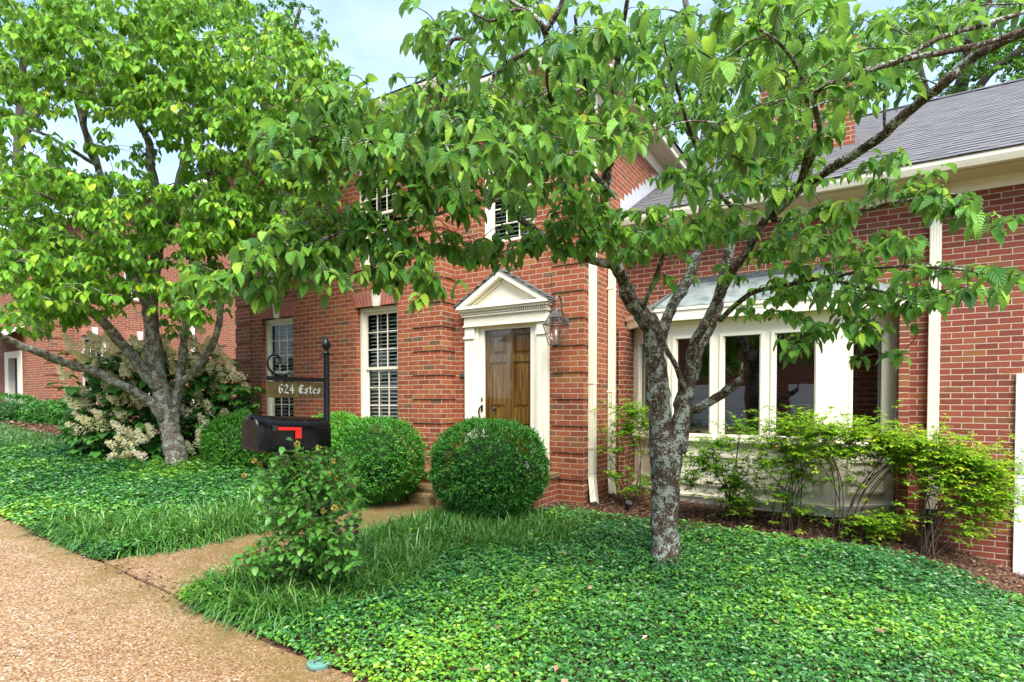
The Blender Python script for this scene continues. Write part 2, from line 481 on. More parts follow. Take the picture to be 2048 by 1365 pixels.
def mat_leaf(name, stops, transl=.38, rough=.42, back=None, veins=0., spec=.5, tcol=(1.25, 1.25, .5)):
    k = NT(name)
    tone = k.attr('tone')
    c = k.ramp(tone, stops)
    f = k.noise(22, 3, .6, k.pos())
    c = k.mix(k.rng(f, .35, .7, 0, .35), c, k.mix(1., c, (.72, .82, .7), 'MULTIPLY'))
    nrm = None
    if veins:
        t = k.attr('lt'); sd = k.math('ABSOLUTE', k.attr('ls'))
        ph = k.math('SUBTRACT', k.math('MULTIPLY', t, 44.), k.math('MULTIPLY', sd, 13.))
        wv = k.math('SINE', ph)
        rib = k.rng(wv, .55, 1., 0, 1)
        mid = k.rng(sd, .0, .09, 1, 0)
        c = k.mix(k.math('MULTIPLY', k.math('MAXIMUM', k.math('MULTIPLY', rib, .5), mid), veins), c, k.mix(1., c, (1.5, 1.4, 1.6), 'MULTIPLY'))
        nrm = k.bump(k.math('ADD', wv, k.math('MULTIPLY', mid, -1.5)), .55, .004)
    if back:
        bf = k.n('ShaderNodeNewGeometry').outputs['Backfacing']
        c = k.mix(k.math('MULTIPLY', bf, .55), c, back)
    pb = k.bsdf(c, rough, nrm, spec=spec)
    tr = k.n('ShaderNodeBsdfTranslucent')
    k.set(tr, 0, k.mix(1., c, tcol, 'MULTIPLY'))
    m = k.n('ShaderNodeMixShader'); m.inputs[0].default_value = transl
    k.t.links.new(pb, m.inputs[1]); k.t.links.new(tr.outputs[0], m.inputs[2])
    return k.done(m.outputs[0])
L_dog = mat_leaf('dogwood leaf', [(0, (.036, .125, .020)), (.4, (.080, .235, .026)), (.75, (.16, .37, .035)), (.93, (.26, .47, .05)), (1, (.44, .52, .02))], .42, .34, (.18, .30, .14), .25, spec=.4)
L_dog2 = mat_leaf('light dogwood leaf', [(0, (.05, .165, .012)), (.4, (.12, .32, .018)), (.75, (.22, .45, .026)), (.93, (.34, .53, .03)), (1, (.48, .55, .02))], .42, .36, (.18, .31, .10), .22, spec=.4)
L_ivy = mat_leaf('groundcover leaf', [(0, (.018, .085, .024)), (.4, (.036, .15, .034)), (.65, (.075, .24, .032)), (.88, (.17, .38, .03)), (1, (.27, .46, .03))], .22, .34)
L_grass = mat_leaf('liriope blade', [(0, (.025, .095, .016)), (.5, (.062, .185, .028)), (.85, (.14, .30, .055)), (1, (.30, .40, .13))], .25, .36)
L_box = mat_leaf('boxwood leaf', [(0, (.014, .095, .008)), (.5, (.034, .175, .012)), (.82, (.075, .29, .014)), (1, (.17, .42, .02))], .25, .38)
L_azalea = mat_leaf('azalea leaf', [(0, (.06, .19, .014)), (.35, (.14, .32, .02)), (.7, (.28, .46, .028)), (.92, (.45, .56, .035)), (1, (.58, .48, .05))], .42, .42)
L_hyd = mat_leaf('hydrangea leaf', [(0, (.04, .16, .028)), (.6, (.085, .27, .04)), (1, (.16, .38, .055))], .22, .5, (.09, .16, .08))
L_vine = mat_leaf('vine leaf', [(0, (0.040, 0.149, 0.023)), (.6, (0.081, 0.253, 0.034)), (1, (0.161, 0.356, 0.046))], .32, .42, (.11, .22, .08))
L_far = mat_leaf('background leaf', [(0, (0.042, 0.144, 0.026)), (.5, (0.084, 0.228, 0.036)), (1, (0.168, 0.348, 0.060))], .4, .5)
L_petal = mat_leaf('hydrangea petal', [(0, (.74, .68, .32)), (.5, (.88, .82, .54)), (.8, (.92, .87, .66)), (1, (.82, .62, .46))], .25, .6, tcol=(1, .95, .8))
L_lantana = mat_leaf('vine flower', [(0, (.34, .25, .05)), (.6, (.50, .42, .08)), (1, (.42, .24, .05))], .2, .6, tcol=(1, 1, .8))
L_litter = mat_leaf('litter', [(0, (.05, .025, .015)), (.5, (.13, .065, .035)), (.85, (.24, .135, .08)), (1, (.42, .33, .24))], .05, .9, tcol=(1, 1, 1))
L_lawn = mat_leaf('lawn blade', [(0, (.03, .11, .016)), (.6, (.06, .18, .02)), (1, (.12, .25, .03))], .25, .45)

# ------------------------------------------------------------------ leaf builders
def nz(a): return a / (np.linalg.norm(a, axis=-1, keepdims=True) + 1e-9)
def leaf_arrays(P, D, L, W, tone, droop=.9, fold=.25, rows=5, roll=None, shape='ovate', curl=0.):
    """curved, folded leaves: P base, D start direction, arcs towards the ground by droop"""
    n = len(P); rows_t = np.linspace(0, 1, rows)
    D = nz(np.asarray(D, float)); L = np.broadcast_to(L, n).astype(float); W = np.broadcast_to(W, n).astype(float)
    droop = np.broadcast_to(droop, n).astype(float)
    up = np.array([0, 0, 1.0])
    S = np.cross(D, up); bad = np.linalg.norm(S, axis=1) < .15
    S[bad] = np.cross(D[bad], np.array([1.0, .3, 0])); S = nz(S)
    if roll is not None:
        N0 = np.cross(S, D); S = S * np.cos(roll)[:, None] + N0 * np.sin(roll)[:, None]
    V = np.zeros((n, rows, 3, 3)); cur = P.copy(); prof = []
    for i, t in enumerate(rows_t):
        d = nz(D * (1 - .0) + np.array([0, 0, -1.0]) * (droop[:, None] * t * 1.6))
        if i: cur = cur + d * (L / (rows - 1))[:, None]
        Nn = nz(np.cross(S, d))
        if shape == 'ovate': w = max(0., math.sin(math.pi * min(1, t ** .82))) ** .85 * (1. if i < rows - 1 else 0)
        elif shape == 'strap': w = (1 - t ** 3) * .9 + .02
        else: w = math.sin(math.pi * min(1, .06 + .94 * t) ** 1.1)
        ww = (W * w * .5)[:, None]
        V[:, i, 1] = cur
        V[:, i, 0] = cur - S * ww + Nn * ww * fold
        V[:, i, 2] = cur + S * ww + Nn * ww * fold
    idx = np.arange(rows * 3).reshape(rows, 3); q = []
    for i in range(rows - 1):
        for j in range(2): q.append((idx[i, j], idx[i, j + 1], idx[i + 1, j + 1], idx[i + 1, j]))
    q = np.array(q)
    F = (q[None] + (np.arange(n) * rows * 3)[:, None, None]).reshape(-1, 4)
    lt = np.tile(np.repeat(rows_t, 3), n); ls = np.tile(np.tile([-1., 0., 1.], rows), n)
    return V.reshape(-1, 3), F, {'tone': np.repeat(tone, rows * 3), 'lt': lt, 'ls': ls}
def small_leaf_arrays(P, D, N, L, W, tone, fold=.15):
    """five-point leaves for ground cover and clipped shrubs"""
    n = len(P); D = nz(D); S = nz(np.cross(N, D)); N = np.cross(D, S)
    L = np.broadcast_to(L, n)[:, None]; W = np.broadcast_to(W, n)[:, None]
    V = np.zeros((n, 5, 3))
    V[:, 0] = P; V[:, 1] = P + D * L * .5 - N * L * .02; V[:, 2] = P + D * L - N * L * .12
    V[:, 3] = P + D * L * .45 - S * W * .5 + N * W * fold; V[:, 4] = P + D * L * .45 + S * W * .5 + N * W * fold
    t = np.array([(0, 1, 3), (1, 2, 3), (0, 4, 1), (1, 4, 2)])
    F = (t[None] + (np.arange(n) * 5)[:, None, None]).reshape(-1, 3)
    return V.reshape(-1, 3), F, {'tone': np.repeat(tone, 5)}
def merge(parts):
    Vs, Fs, At, off = [], [], {}, 0
    for V, F, A in parts:
        Vs.append(V); Fs.append(F + off); off += len(V)
        for k, v in A.items(): At.setdefault(k, []).append(v)
    return np.vstack(Vs), Fs, {k: np.concatenate(v) for k, v in At.items()}
def foliage(name, parts, mat, parent, smooth=True, kind=None):
    V, Fs, A = merge(parts)
    me = newmesh(name, V - rootloc(parent), Fs, smooth, A)
    o = link(name, me, mat, parent)
    if kind: o['kind'] = kind
    return o
def rdir(n, zlo=-1., zhi=1.):
    z = rng.uniform(zlo, zhi, n); a = rng.uniform(0, 2 * math.pi, n); r = np.sqrt(1 - z * z)
    return np.stack([r * np.cos(a), r * np.sin(a), z], 1)
def inpoly(x, y, poly):
    poly = np.asarray(poly, float); ins = np.zeros(len(x), bool); j = len(poly) - 1
    for i in range(len(poly)):
        xi, yi = poly[i]; xj, yj = poly[j]
        c = ((yi > y) != (yj > y)) & (x < (xj - xi) * (y - yi) / (yj - yi + 1e-12) + xi)
        ins ^= c; j = i
    return ins

# ------------------------------------------------------------------ ground, driveway, walk
EDGE = 2.05                    # planted edge of the driveway
def sheet(name, xs, ys, zf, mat, label_kind='structure'):
    X, Y = np.meshgrid(xs, ys); Zz = zf(X, Y)
    V = np.stack([X.ravel(), Y.ravel(), Zz.ravel() + E], 1)
    nx, ny = len(xs), len(ys); i = np.arange(nx - 1); j = np.arange(ny - 1)
    a = (j[:, None] * nx + i[None]).ravel()
    F = np.stack([a, a + 1, a + nx + 1, a + nx], 1)
    o = link(name, newmesh(name, V, [F], True), mat)
    o['kind'] = label_kind
    return o
gx = np.concatenate([[-400, -150, -70, -40], np.arange(-30, 8, .25), [10, 16, 30, 70, 150, 400]])
gy = np.concatenate([[-400, -150, -60, -30], np.arange(-10, 2, .5), np.arange(2, 9, .2), [10, 14, 20, 40, 90, 200, 500]])
def lumps(X, Y): return .012 * np.sin(X * 3.1 + Y * 1.7) * np.sin(Y * 2.7 - X * .8)
sheet('ground', gx, gy, lambda X, Y: g(X, Y) - .012 + np.where(Y > 2.2, lumps(X, Y), 0), M_mulch)
def edge_wob(X): return EDGE + .02 * np.sin(X * 2.3) + .012 * np.sin(X * 7.1)
dx = np.arange(-30, 6.01, .2)
ys_d = np.concatenate([np.arange(-12, 1.4, .8), np.linspace(1.5, 1.0, 1) + .0, [1.0 + .75, 1.9]])
ys_d = np.unique(np.concatenate([np.arange(-12, 1.4, .8), [1.4, 1.75]]))
V = []; nxd = len(dx)
for yy in list(ys_d) + ['e', 'b']:
    for x in dx:
        if yy == 'e': V.append((x, float(edge_wob(x)), float(g(x, 2.0)) + E))
        elif yy == 'b': V.append((x, float(edge_wob(x)) + .01, float(g(x, 2.0)) + E - .06))
        else: V.append((x, yy, float(g(x, yy)) + E))
nyd = len(ys_d) + 2
a = (np.arange(nyd - 1)[:, None] * nxd + np.arange(nxd - 1)[None]).ravel()
drv = link('driveway', newmesh('driveway', np.array(V), [np.stack([a, a + 1, a + nxd + 1, a + nxd], 1)], False), M_drive)
drv['kind'] = 'structure'
# walk to the front door: a slab between two edge lines
WL = spline([(-5.17, 2.085), (-5.04, 2.9), (-4.98, 3.9), (-4.93, 4.7), (-4.86, 5.15)], 4)
WR = spline([(-4.07, 2.085), (-4.00, 2.9), (-3.97, 3.9), (-3.93, 4.7), (-3.86, 5.15)], 4)
mb = MB()
n = len(WL)
for p, q in zip(WL, WR):
    for x, y in (p, q): mb.V.append((x, y, float(g(x, y)) + .004))
for p, q in zip(WL, WR):
    for x, y in (p, q): mb.V.append((x, y, float(g(x, y)) - .08))
for i in range(n - 1):
    mb.F += [(2 * i, 2 * i + 1, 2 * i + 3, 2 * i + 2), (2 * i, 2 * i + 2, 2 * n + 2 * i + 2, 2 * n + 2 * i), (2 * i + 1, 2 * n + 2 * i + 1, 2 * n + 2 * i + 3, 2 * i + 3)]
mb.F += [(0, 2 * n, 2 * n + 1, 1), (2 * n - 2, 2 * n - 1, 4 * n - 1, 4 * n - 2)]
o = mb.build('walkway', M_walk); o['kind'] = 'structure'

# ------------------------------------------------------------------ main house
Y1, Y2, Y3 = 6.05, 6.36, 7.95          # front wall, door bay, wing wall
XL, XC, XR = -9.64, -4.89, -2.89       # left end, step in the front, right end
house = thing('brick_house', 'two storey red brick house with pedimented front door, bay window and lower garage wing', 'house', (-4.5, 6.5, float(g(-4.5, 6.3))))
def wall_panel(mb, a0, a1, z0, z1, holes, th, M):
    """wall in (a, z) with rectangular holes, front at depth 0, thickness th"""
    As = sorted(set([a0, a1] + [v for h in holes for v in h[:2]])); Zs = sorted(set([z0, z1] + [v for h in holes for v in h[2:]]))
    na, nz_ = len(As) - 1, len(Zs) - 1
    solid = np.ones((na, nz_), bool)
    for i in range(na):
        for j in range(nz_):
            ca, cz = (As[i] + As[i + 1]) / 2, (Zs[j] + Zs[j + 1]) / 2
            if any(h[0] < ca < h[1] and h[2] < cz < h[3] for h in holes): solid[i, j] = False
    def q(*vs_): mb.add([M(*v) for v in vs_], [(0, 1, 2, 3)])
    for i in range(na):
        for j in range(nz_):
            if not solid[i, j]: continue
            x0, x1, b, t = As[i], As[i + 1], Zs[j], Zs[j + 1]
            q((x0, 0, b), (x1, 0, b), (x1, 0, t), (x0, 0, t)); q((x1, th, b), (x0, th, b), (x0, th, t), (x1, th, t))
            if i == 0 or not solid[i - 1, j]: q((x0, th, b), (x0, 0, b), (x0, 0, t), (x0, th, t))
            if i == na - 1 or not solid[i + 1, j]: q((x1, 0, b), (x1, th, b), (x1, th, t), (x1, 0, t))
            if j == 0 or not solid[i, j - 1]: q((x0, th, b), (x1, th, b), (x1, 0, b), (x0, 0, b))
            if j == nz_ - 1 or not solid[i, j + 1]: q((x0, 0, t), (x1, 0, t), (x1, th, t), (x0, th, t))
def front(Y): return lambda a, d, z: (a, Y + d, z)
def sidex(X): return lambda a, d, z: (X - d, a, z)
WT = 4.02
wins1 = [(-8.92, -8.06, -.45, 1.41), (-6.55, -5.69, -.45, 1.41), (-8.92, -8.06, 2.02, 3.62), (-6.55, -5.69, 2.02, 3.62)]
win2 = (-4.42, -3.58, 2.12, 3.62)
doorh = (-4.50, -3.51, -1.05, 1.12)
mb = MB()
wall_panel(mb, XL, XC, -1.75, WT, wins1, .22, front(Y1))
wall_panel(mb, XC - .22, XR, -1.75, WT, [doorh, win2], .22, front(Y2))
wall_panel(mb, Y1 + .22, Y2, -1.75, WT, [], .22, sidex(XC))
wall_panel(mb, Y2 + .22, 14.0, -1.75, WT, [], .22, sidex(XR))
wall_panel(mb, Y1 + .22, 14.0, -1.75, WT, [], -.22, sidex(XL))
mb.box(XL, XR, 14.0, 14.2, -1.75, WT)
mb.build('wall', M_brick, house)
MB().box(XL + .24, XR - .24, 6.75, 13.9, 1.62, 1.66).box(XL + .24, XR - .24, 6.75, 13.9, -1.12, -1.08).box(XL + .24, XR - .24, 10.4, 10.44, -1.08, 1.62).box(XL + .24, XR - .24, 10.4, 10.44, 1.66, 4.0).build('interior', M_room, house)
# quoins: proud blocks of four courses, then one course back
CO = .0677; per = 5 * CO
def quoin(root, mat, a0, a1, M, zs, zt, pr=.022):
    mb = MB(); mb.box(a0 + .012, a1 - .012, -.004, .04, zs, zt - .01, M)
    z = zs
    while z < zt:
        mb.box(a0, a1, -pr, .05, z, min(z + 4 * CO, zt), M); z += per
    mb.build('quoin', mat, root)
zq = -1.75 + (math.ceil((E - 1.75) / CO) * CO - (E - 1.75)) + CO
for q_ in ((XL - .022, XL + .42, front(Y1)), (XC - .50, XC + .022, front(Y1)), (Y1 + .05, Y2 - .002, sidex(XC)), (XR - .42, XR + .022, front(Y2)), (Y2 + .05, Y2 + .12, sidex(XR))):
    quoin(house, M_brick, *q_, zq, 3.8)

def arch(root, a0, a1, z, M, n=15, h=.20):
    """jack arch of upright bricks leaning to the key over a mortar bed, with a stone key"""
    c = (a0 + a1) / 2; w = (a1 - a0) + .10
    mb = MB()
    for i in range(n):
        t0, t1 = (i + .06) / n, (i + .94) / n
        if abs((t0 + t1) / 2 - .5) < .09: continue
        b0, b1 = c + (t0 - .5) * w * .93, c + (t1 - .5) * w * .93
        u0, u1 = c + (t0 - .5) * w * 1.12, c + (t1 - .5) * w * 1.12
        mb.prism([(b0, z), (b1, z), (u1, z + h), (u0, z + h)], -.005, .1, M)
    mb.cur = 1
    mb.prism([(c - .465 * w, z + .001), (c + .465 * w, z + .001), (c + .56 * w, z + h + .004), (c - .56 * w, z + h + .004)], -.002, .05, M)
    o = mb.build('brick_arch', (M_soldier, M_joint), root)
    MB().prism([(c - .052, z - .012), (c + .052, z - .012), (c + .082, z + h + .045), (c - .082, z + h + .045)], -.022, .09, M).build('keystone', M_stone, o, bevel=.006)
M_soldier = mat_plain('arch brick', (.30, .095, .062), .85, .3, 9, bump=.3)
M_joint = mat_plain('arch mortar', (.50, .38, .29), .9, .1, 20)

def sash_window(root, a0, a1, zb, zt, M, cols=3, rows=3, blind=True, slat=M_slat, name='window'):
    """painted casing with a deep reveal, two sashes with muntins, panes, louvred blind"""
    d0 = .085
    f = MB()
    for bx in ((a0, a0 + .06, zb, zt), (a1 - .06, a1, zb, zt), (a0 + .06, a1 - .06, zt - .07, zt), (a0 + .06, a1 - .06, zb, zb + .05)):
        f.box(bx[0], bx[1], d0, d0 + .10, bx[2], bx[3], M)
    f.box(a0 + .055, a0 + .078, d0 + .02, d0 + .09, zb + .045, zt - .065, M).box(a1 - .078, a1 - .055, d0 + .02, d0 + .09, zb + .045, zt - .065, M)
    w = f.build(name, M_cream, root, bevel=.004)
    MB().box(a0 - .03, a1 + .03, -.03, d0 - .002, zb - .055, zb - .002, M).build('sill', M_soldier, w)
    zm = (zb + zt) / 2
    for k, (b, t, dd) in enumerate(((zm - .02, zt - .07, d0 + .035), (zb + .05, zm + .02, d0 + .062))):
        s = MB(); l, r = a0 + .078, a1 - .078
        s.box(l, l + .04, dd, dd + .025, b, t, M).box(r - .04, r, dd, dd + .025, b, t, M).box(l + .04, r - .04, dd, dd + .025, b, b + .04, M).box(l + .04, r - .04, dd, dd + .025, t - .04, t, M)
        for i in range(1, cols):
            x = l + .04 + (r - l - .08) * i / cols; s.box(x - .007, x + .007, dd + .004, dd + .02, b + .04, t - .04, M)
        for j in range(1, rows):
            z = b + .04 + (t - b - .08) * j / rows
            for i in range(cols):
                xa = l + .04 + (r - l - .08) * i / cols + (.007 if i else 0); xb = l + .04 + (r - l - .08) * (i + 1) / cols - (.007 if i < cols - 1 else 0)
                s.box(xa, xb, dd + .004, dd + .02, z - .007, z + .007, M)
        s.build('sash', M_cream, w)
        p = MB(); p.add([M(l + .03, dd + .012, b + .03), M(r - .03, dd + .012, b + .03), M(r - .03, dd + .012, t - .03), M(l + .03, dd + .012, t - .03)], [(0, 1, 2, 3)])
        p.build('pane', M_glass, w)
    if blind:
        s = MB(); z = zb + .08
        while z < zt - .1:
            s.add([M(a0 + .09, d0 + .125, z), M(a1 - .09, d0 + .125, z), M(a1 - .09, d0 + .172, z + .022), M(a0 + .09, d0 + .172, z + .022)], [(0, 1, 2, 3)])
            s.add([M(a0 + .09, d0 + .125, z - .004), M(a1 - .09, d0 + .125, z - .004), M(a1 - .09, d0 + .125, z), M(a0 + .09, d0 + .125, z)], [(0, 1, 2, 3)])
            z += .058
        for xx in (.3, .7): 
            x = a0 + (a1 - a0) * xx; s.box(x - .012, x + .012, d0 + .18, d0 + .19, zb + .06, zt - .08, M)
        s.build('blind', slat, w)
    return w
for a0, a1, zb, zt in wins1:
    sash_window(house, a0, a1, zb, zt, front(Y1))
    arch(house, a0, a1, zt, front(Y1))
sash_window(house, *win2, front(Y2))
mb = MB()
for i in range(14):
    x = win2[0] - .06 + i * .069; mb.box(x + .005, x + .064, -.028, .06, win2[2] - .115, win2[2] - .058, front(Y2))
mb.cur = 1; mb.box(win2[0] - .05, win2[0] + .90, -.024, .05, win2[2] - .113, win2[2] - .06, front(Y2))
mb.build('brick_sill', (M_soldier, M_joint), house)

# eaves, gutters, roofs
EV = 4.02
mb = MB()
for (x0, x1, yf, yw) in ((-10.0, XC + .30, 5.62, Y1), (XC + .30, -2.50, 5.96, Y2)):
    mb.box(x0, x1, yf + .10, yw + (.0 if yw == Y1 else .0) - .001, EV, EV + .02)
mb.box(XR + .001, -2.60, Y2, 13.9, EV, EV + .02).box(-10.0, XL - .001, Y1, 13.9, EV, EV + .02)
mb.box(XC + .001, XC + .30, Y1 - .001, Y2 - .001, EV, EV + .02)
mb.build('soffit', M_soffit, house)
mb = MB()
mb.box(XL - .012, XC + .012, Y1 - .024, Y1 - .0235 + .02, EV - .20, EV - .002).box(XC + .03, XR + .012, Y2 - .024, Y2 - .003, EV - .20, EV - .002)
mb.box(XR + .003, XR + .024, Y2 - .003, 13.9, EV - .20, EV - .002)
mb.build('frieze', M_cream, house)
def gutter(mb, x0, x1, yf, z, M=None, w=.11, h=.115):
    prof = [(0, .0), (.03, -.0), (.03, -.012), (.018, -.02), (.018, -.055), (.03, -.085), (.045, -h), (w, -h), (w, 0)]
    n = len(prof)
    vs_ = [(x0, yf + p, z + q) for p, q in prof] + [(x1, yf + p, z + q) for p, q in prof]
    if M: vs_ = [M(*v) for v in vs_]
    mb.add(vs_, [tuple(range(n - 1, -1, -1)), tuple(range(n, 2 * n))] + [(i, (i + 1) % n, n + (i + 1) % n, n + i) for i in range(n)])
for args in ((-10.05, XC + .33, 5.60, EV + .125), (XC + .34, -2.44, 5.93, EV + .12)):
    mb = MB(); gutter(mb, *args); mb.build('gutter', M_gutter, house)
mb = MB(); mb.box(-2.60, -2.56, 6.05, 13.9, EV - .01, EV + .13).box(-2.56, -2.54, 6.05, 13.9, EV + .08, EV + .13); mb.build('fascia', M_cream, house)
def hip(mb, x0, x1, y0, y1, z, rise, ov=.0):
    k = (y1 - y0) / 2; xr0, xr1 = x0 + min(k, (x1 - x0) / 2 - .1), x1 - min(k, (x1 - x0) / 2 - .1); ym = (y0 + y1) / 2
    mb.add([(x0, y0, z), (x1, y0, z), (x1, y1, z), (x0, y1, z), (xr0, ym, z + rise), (xr1, ym, z + rise)], [(0, 1, 5, 4), (1, 2, 5), (2, 3, 4, 5), (3, 0, 4), (3, 2, 1, 0)])
mb = MB(); hip(mb, -10.05, -2.50, 5.98, 14.3, EV + .121, 2.3)
mb.add([(-10.04, 5.64, EV + .03), (XC + .32, 5.64, EV + .03), (XC + .32, 6.4, EV + .33), (-10.04, 6.4, EV + .33), (-10.04, 6.4, EV + .03), (XC + .32, 6.4, EV + .03)], [(0, 1, 2, 3), (0, 3, 4), (1, 5, 2), (0, 4, 5, 1)])
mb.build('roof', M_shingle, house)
def chimney(x0, x1, y0, y1, z0, z1, mat, root):
    mb = MB().box(x0, x1, y0, y1, z0, z1 - .36)
    mb.box(x0 - .03, x1 + .03, y0 - .03, y1 + .03, z1 - .358, z1 - .25).box(x0 - .06, x1 + .06, y0 - .06, y1 + .06, z1 - .248, z1 - .11).box(x0 - .03, x1 + .03, y0 - .03, y1 + .03, z1 - .108, z1)
    c = mb.build('chimney', mat, root)
    MB().box(x0 - .015, x1 + .015, y0 - .015, y1 + .015, z0, z0 + .02).build('flashing', M_flash, c)
c = at(655, 190, 11.0)
chimney(c[0] - 1.15, c[0] + .25, c[1] - .35, c[1] + .4, EV + .3, 6.0, M_brick, house)

# downspouts
def downspout(root, path, w=.075, d=.055, mat=M_gutter, ribs=True, ax=(1, 0, 0)):
    P = np.array(path, float); A = np.array(ax, float)
    mb = MB(); n = len(P)
    T = np.gradient(P, axis=0); T /= np.linalg.norm(T, axis=1, keepdims=True)
    prof = []
    k = 9
    for j in range(k): prof.append((-w / 2 + w * j / (k - 1), -d / 2 - (.0035 if j % 2 else 0)))
    for j in range(k): prof.append((w / 2 - w * j / (k - 1), d / 2 + (.0035 if j % 2 else 0)))
    m = len(prof)
    for i in range(n):
        B = np.cross(T[i], A); B /= np.linalg.norm(B)
        A2 = np.cross(B, T[i])
        for u, v in prof: mb.V.append(tuple(P[i] + A2 * u + B * v))
    for i in range(n - 1):
        for j in range(m): mb.F.append((i * m + j, i * m + (j + 1) % m, (i + 1) * m + (j + 1) % m, (i + 1) * m + j))
    mb.F.append(tuple(range(m - 1, -1, -1))); mb.F.append(tuple((n - 1) * m + j for j in range(m)))
    o = mb.build('downspout', mat, root)
    return o
gz1 = float(g(-2.7, 6.5))
ds = downspout(house, [(-2.84, 6.545, 3.98), (-2.84, 6.545, 2), (-2.84, 6.545, -.92), (-2.835, 6.54, -1.0), (-2.77, 6.45, -1.24), (-2.75, 6.42, -1.29)], .075, .1, ax=(1, 0, 0))
for z in (1.9, .2, -.62): MB().box(-2.892, -2.80, 6.487, 6.603, z, z + .025).build('strap', M_gutter, ds)
ds = downspout(house, [(-2.84, 7.2, 2.45), (-2.84, 7.2, 1), (-2.84, 7.2, -.92), (-2.835, 7.19, -1.0), (-2.77, 7.06, -1.22), (-2.75, 7.03, -1.27)], .075, .1, ax=(1, 0, 0))
for z in (1.5, .1): MB().box(-2.892, -2.80, 7.142, 7.258, z, z + .025).build('strap', M_gutter, ds)

# front door, surround, stoop
DX0, DX1 = -4.66, -3.35
mb = MB(); M = front(Y2)
for x0, x1 in ((DX0, DX0 + .16), (DX1 - .16, DX1)):
    mb.box(x0, x1, -.07, -.001, -1.08, 1.0, M)
    mb.box(x0 + .03, x0 + .045, -.078, -.0702, -.85, .80, M).box(x1 - .045, x1 - .03, -.078, -.0702, -.85, .80, M)
    mb.box(x0 - .012, x1 + .012, -.088, -.001, -1.0799, -.86, M) if False else None
    mb.box(x0 - .010, x1 + .010, -.092, -.0702, .84, .875, M).box(x0 - .006, x1 + .006, -.085, -.0702, -1.07, -.88, M)
mb.box(DX0, DX1, -.085, -.001, 1.003, 1.14, M)
mb.box(DX0 - .01, DX1 + .01, -.10, -.0855, 1.003, 1.03, M)
mb.box(DX0 - .02, DX1 + .02, -.12, -.001, 1.1405, 1.165, M)
mb.box(DX0 - .045, DX1 + .045, -.16, -.001, 1.205, 1.235, M)
mb.box(DX0 - .065, DX1 + .065, -.19, -.001, 1.2355, 1.275, M)
mb.box(DX0 - .02, DX1 + .02, -.10, -.001, 1.1655, 1.2045, M)
sur = mb.build('door_surround', M_cream, house, bevel=.004)
cxd = (DX0 + DX1) / 2; hw = (DX1 - DX0) / 2 + .065; ap = 1.71
mb = MB()
mb.prism([(cxd - hw + .10, 1.277), (cxd + hw - .10, 1.277), (cxd, ap - .10)], -.075, -.002, M)
for s in (-1, 1):
    pts = [(cxd + s * hw, 1.277), (cxd + s * (hw - .14), 1.277), (cxd, ap - .085), (cxd, ap)]
    if s > 0: pts = pts[::-1]
    mb.prism(pts if s < 0 else pts, -.185, -.0755, M)
mb.build('pediment', M_cream, sur)
mb = MB(); nd = 44
for i in range(nd):
    x = DX0 - .03 + (DX1 - DX0 + .06) * i / nd; mb.box(x + .004, x + .021, -.135, -.1005, 1.17, 1.204, M)
mb.build('dentil', M_cream, sur)
for s in (-1, 1):
    mb = MB()
    for i in range(2, 22):
        t = i / 23
        x = cxd + s * (hw - .145) * (1 - t); z = 1.275 + (ap - .085 - 1.277) * t
        mb.box(x - .011, x + .011, -.11, -.076, z - .040, z - .004, M)
    mb.build('dentil', M_cream, sur)
mb = MB()
for s in (-1, 1):
    pts = [(cxd + s * (hw + .03), 1.262), (cxd, ap + .002), (cxd, ap + .028), (cxd + s * (hw + .03), 1.29)]
    if s > 0: pts = pts[::-1]
    mb.prism(pts[::-1], -.205, -.002, M)
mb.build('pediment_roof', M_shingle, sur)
# jambs and door
mb = MB()
mb.box(-4.499, -4.452, -.03, .16, -1.05, 1.085, M).box(-3.558, -3.511, -.03, .16, -1.05, 1.085, M).box(-4.452, -3.558, -.03, .16, 1.04, 1.119, M)
mb.box(-4.499, -3.511, -.04, .2, -1.09, -1.052, M)
mb.build('door_frame', M_cream, house, bevel=.003)
mb = MB(); DL, DR_, DB, DT = -4.45, -3.56, -1.045, 1.035
mb.box(DL, DR_, .10, .14, DB, DT, M)
st = .115; pw = (DR_ - DL - 3 * st) / 2
rails = [(DB, DB + .24), (DB + .72, DB + .93), (DT - .52, DT - .42), (DT - .12, DT)]
for x0 in (DL, DL + st + pw, DR_ - st): mb.box(x0, x0 + st, .078, .0998, DB, DT, M)
for z0, z1 in rails:
    for i in range(2): mb.box(DL + st + i * (st + pw) + .0005, DL + st + i * (st + pw) + pw - .0005, .0785, .0998, z0, z1, M)
for i in range(2):
    x0 = DL + st + i * (st + pw); x1 = x0 + pw
    for (a, b) in ((rails[0][1], rails[1][0]), (rails[1][1], rails[2][0]), (rails[2][1], rails[3][0])):
        m_ = .02; n_ = .055
        v = [(x0 + m_, .0998, a + m_), (x1 - m_, .0998, a + m_), (x1 - m_, .0998, b - m_), (x0 + m_, .0998, b - m_), (x0 + n_, .084, a + n_), (x1 - n_, .084, a + n_), (x1 - n_, .084, b - n_), (x0 + n_, .084, b - n_)]
        mb.add([M(*p) for p in v], [(4, 5, 6, 7), (0, 1, 5, 4), (1, 2, 6, 5), (2, 3, 7, 6), (3, 0, 4, 7)])
door = mb.build('front_door', M_wood, house, 'stained wooden six panel front door', bevel=.003)
c = M(DL + .20, .05, -.12); MB().lathe(0, 0, [(.0, 0), (.02, .003), (.028, .015), (.03, .03), (.022, .043), (.0, .048)], 16, lambda x, y, z: (c[0] + x, c[1] - z + .02, c[2] + y)).build('door_knob', M_lead, door, smooth=True)
mb = MB()
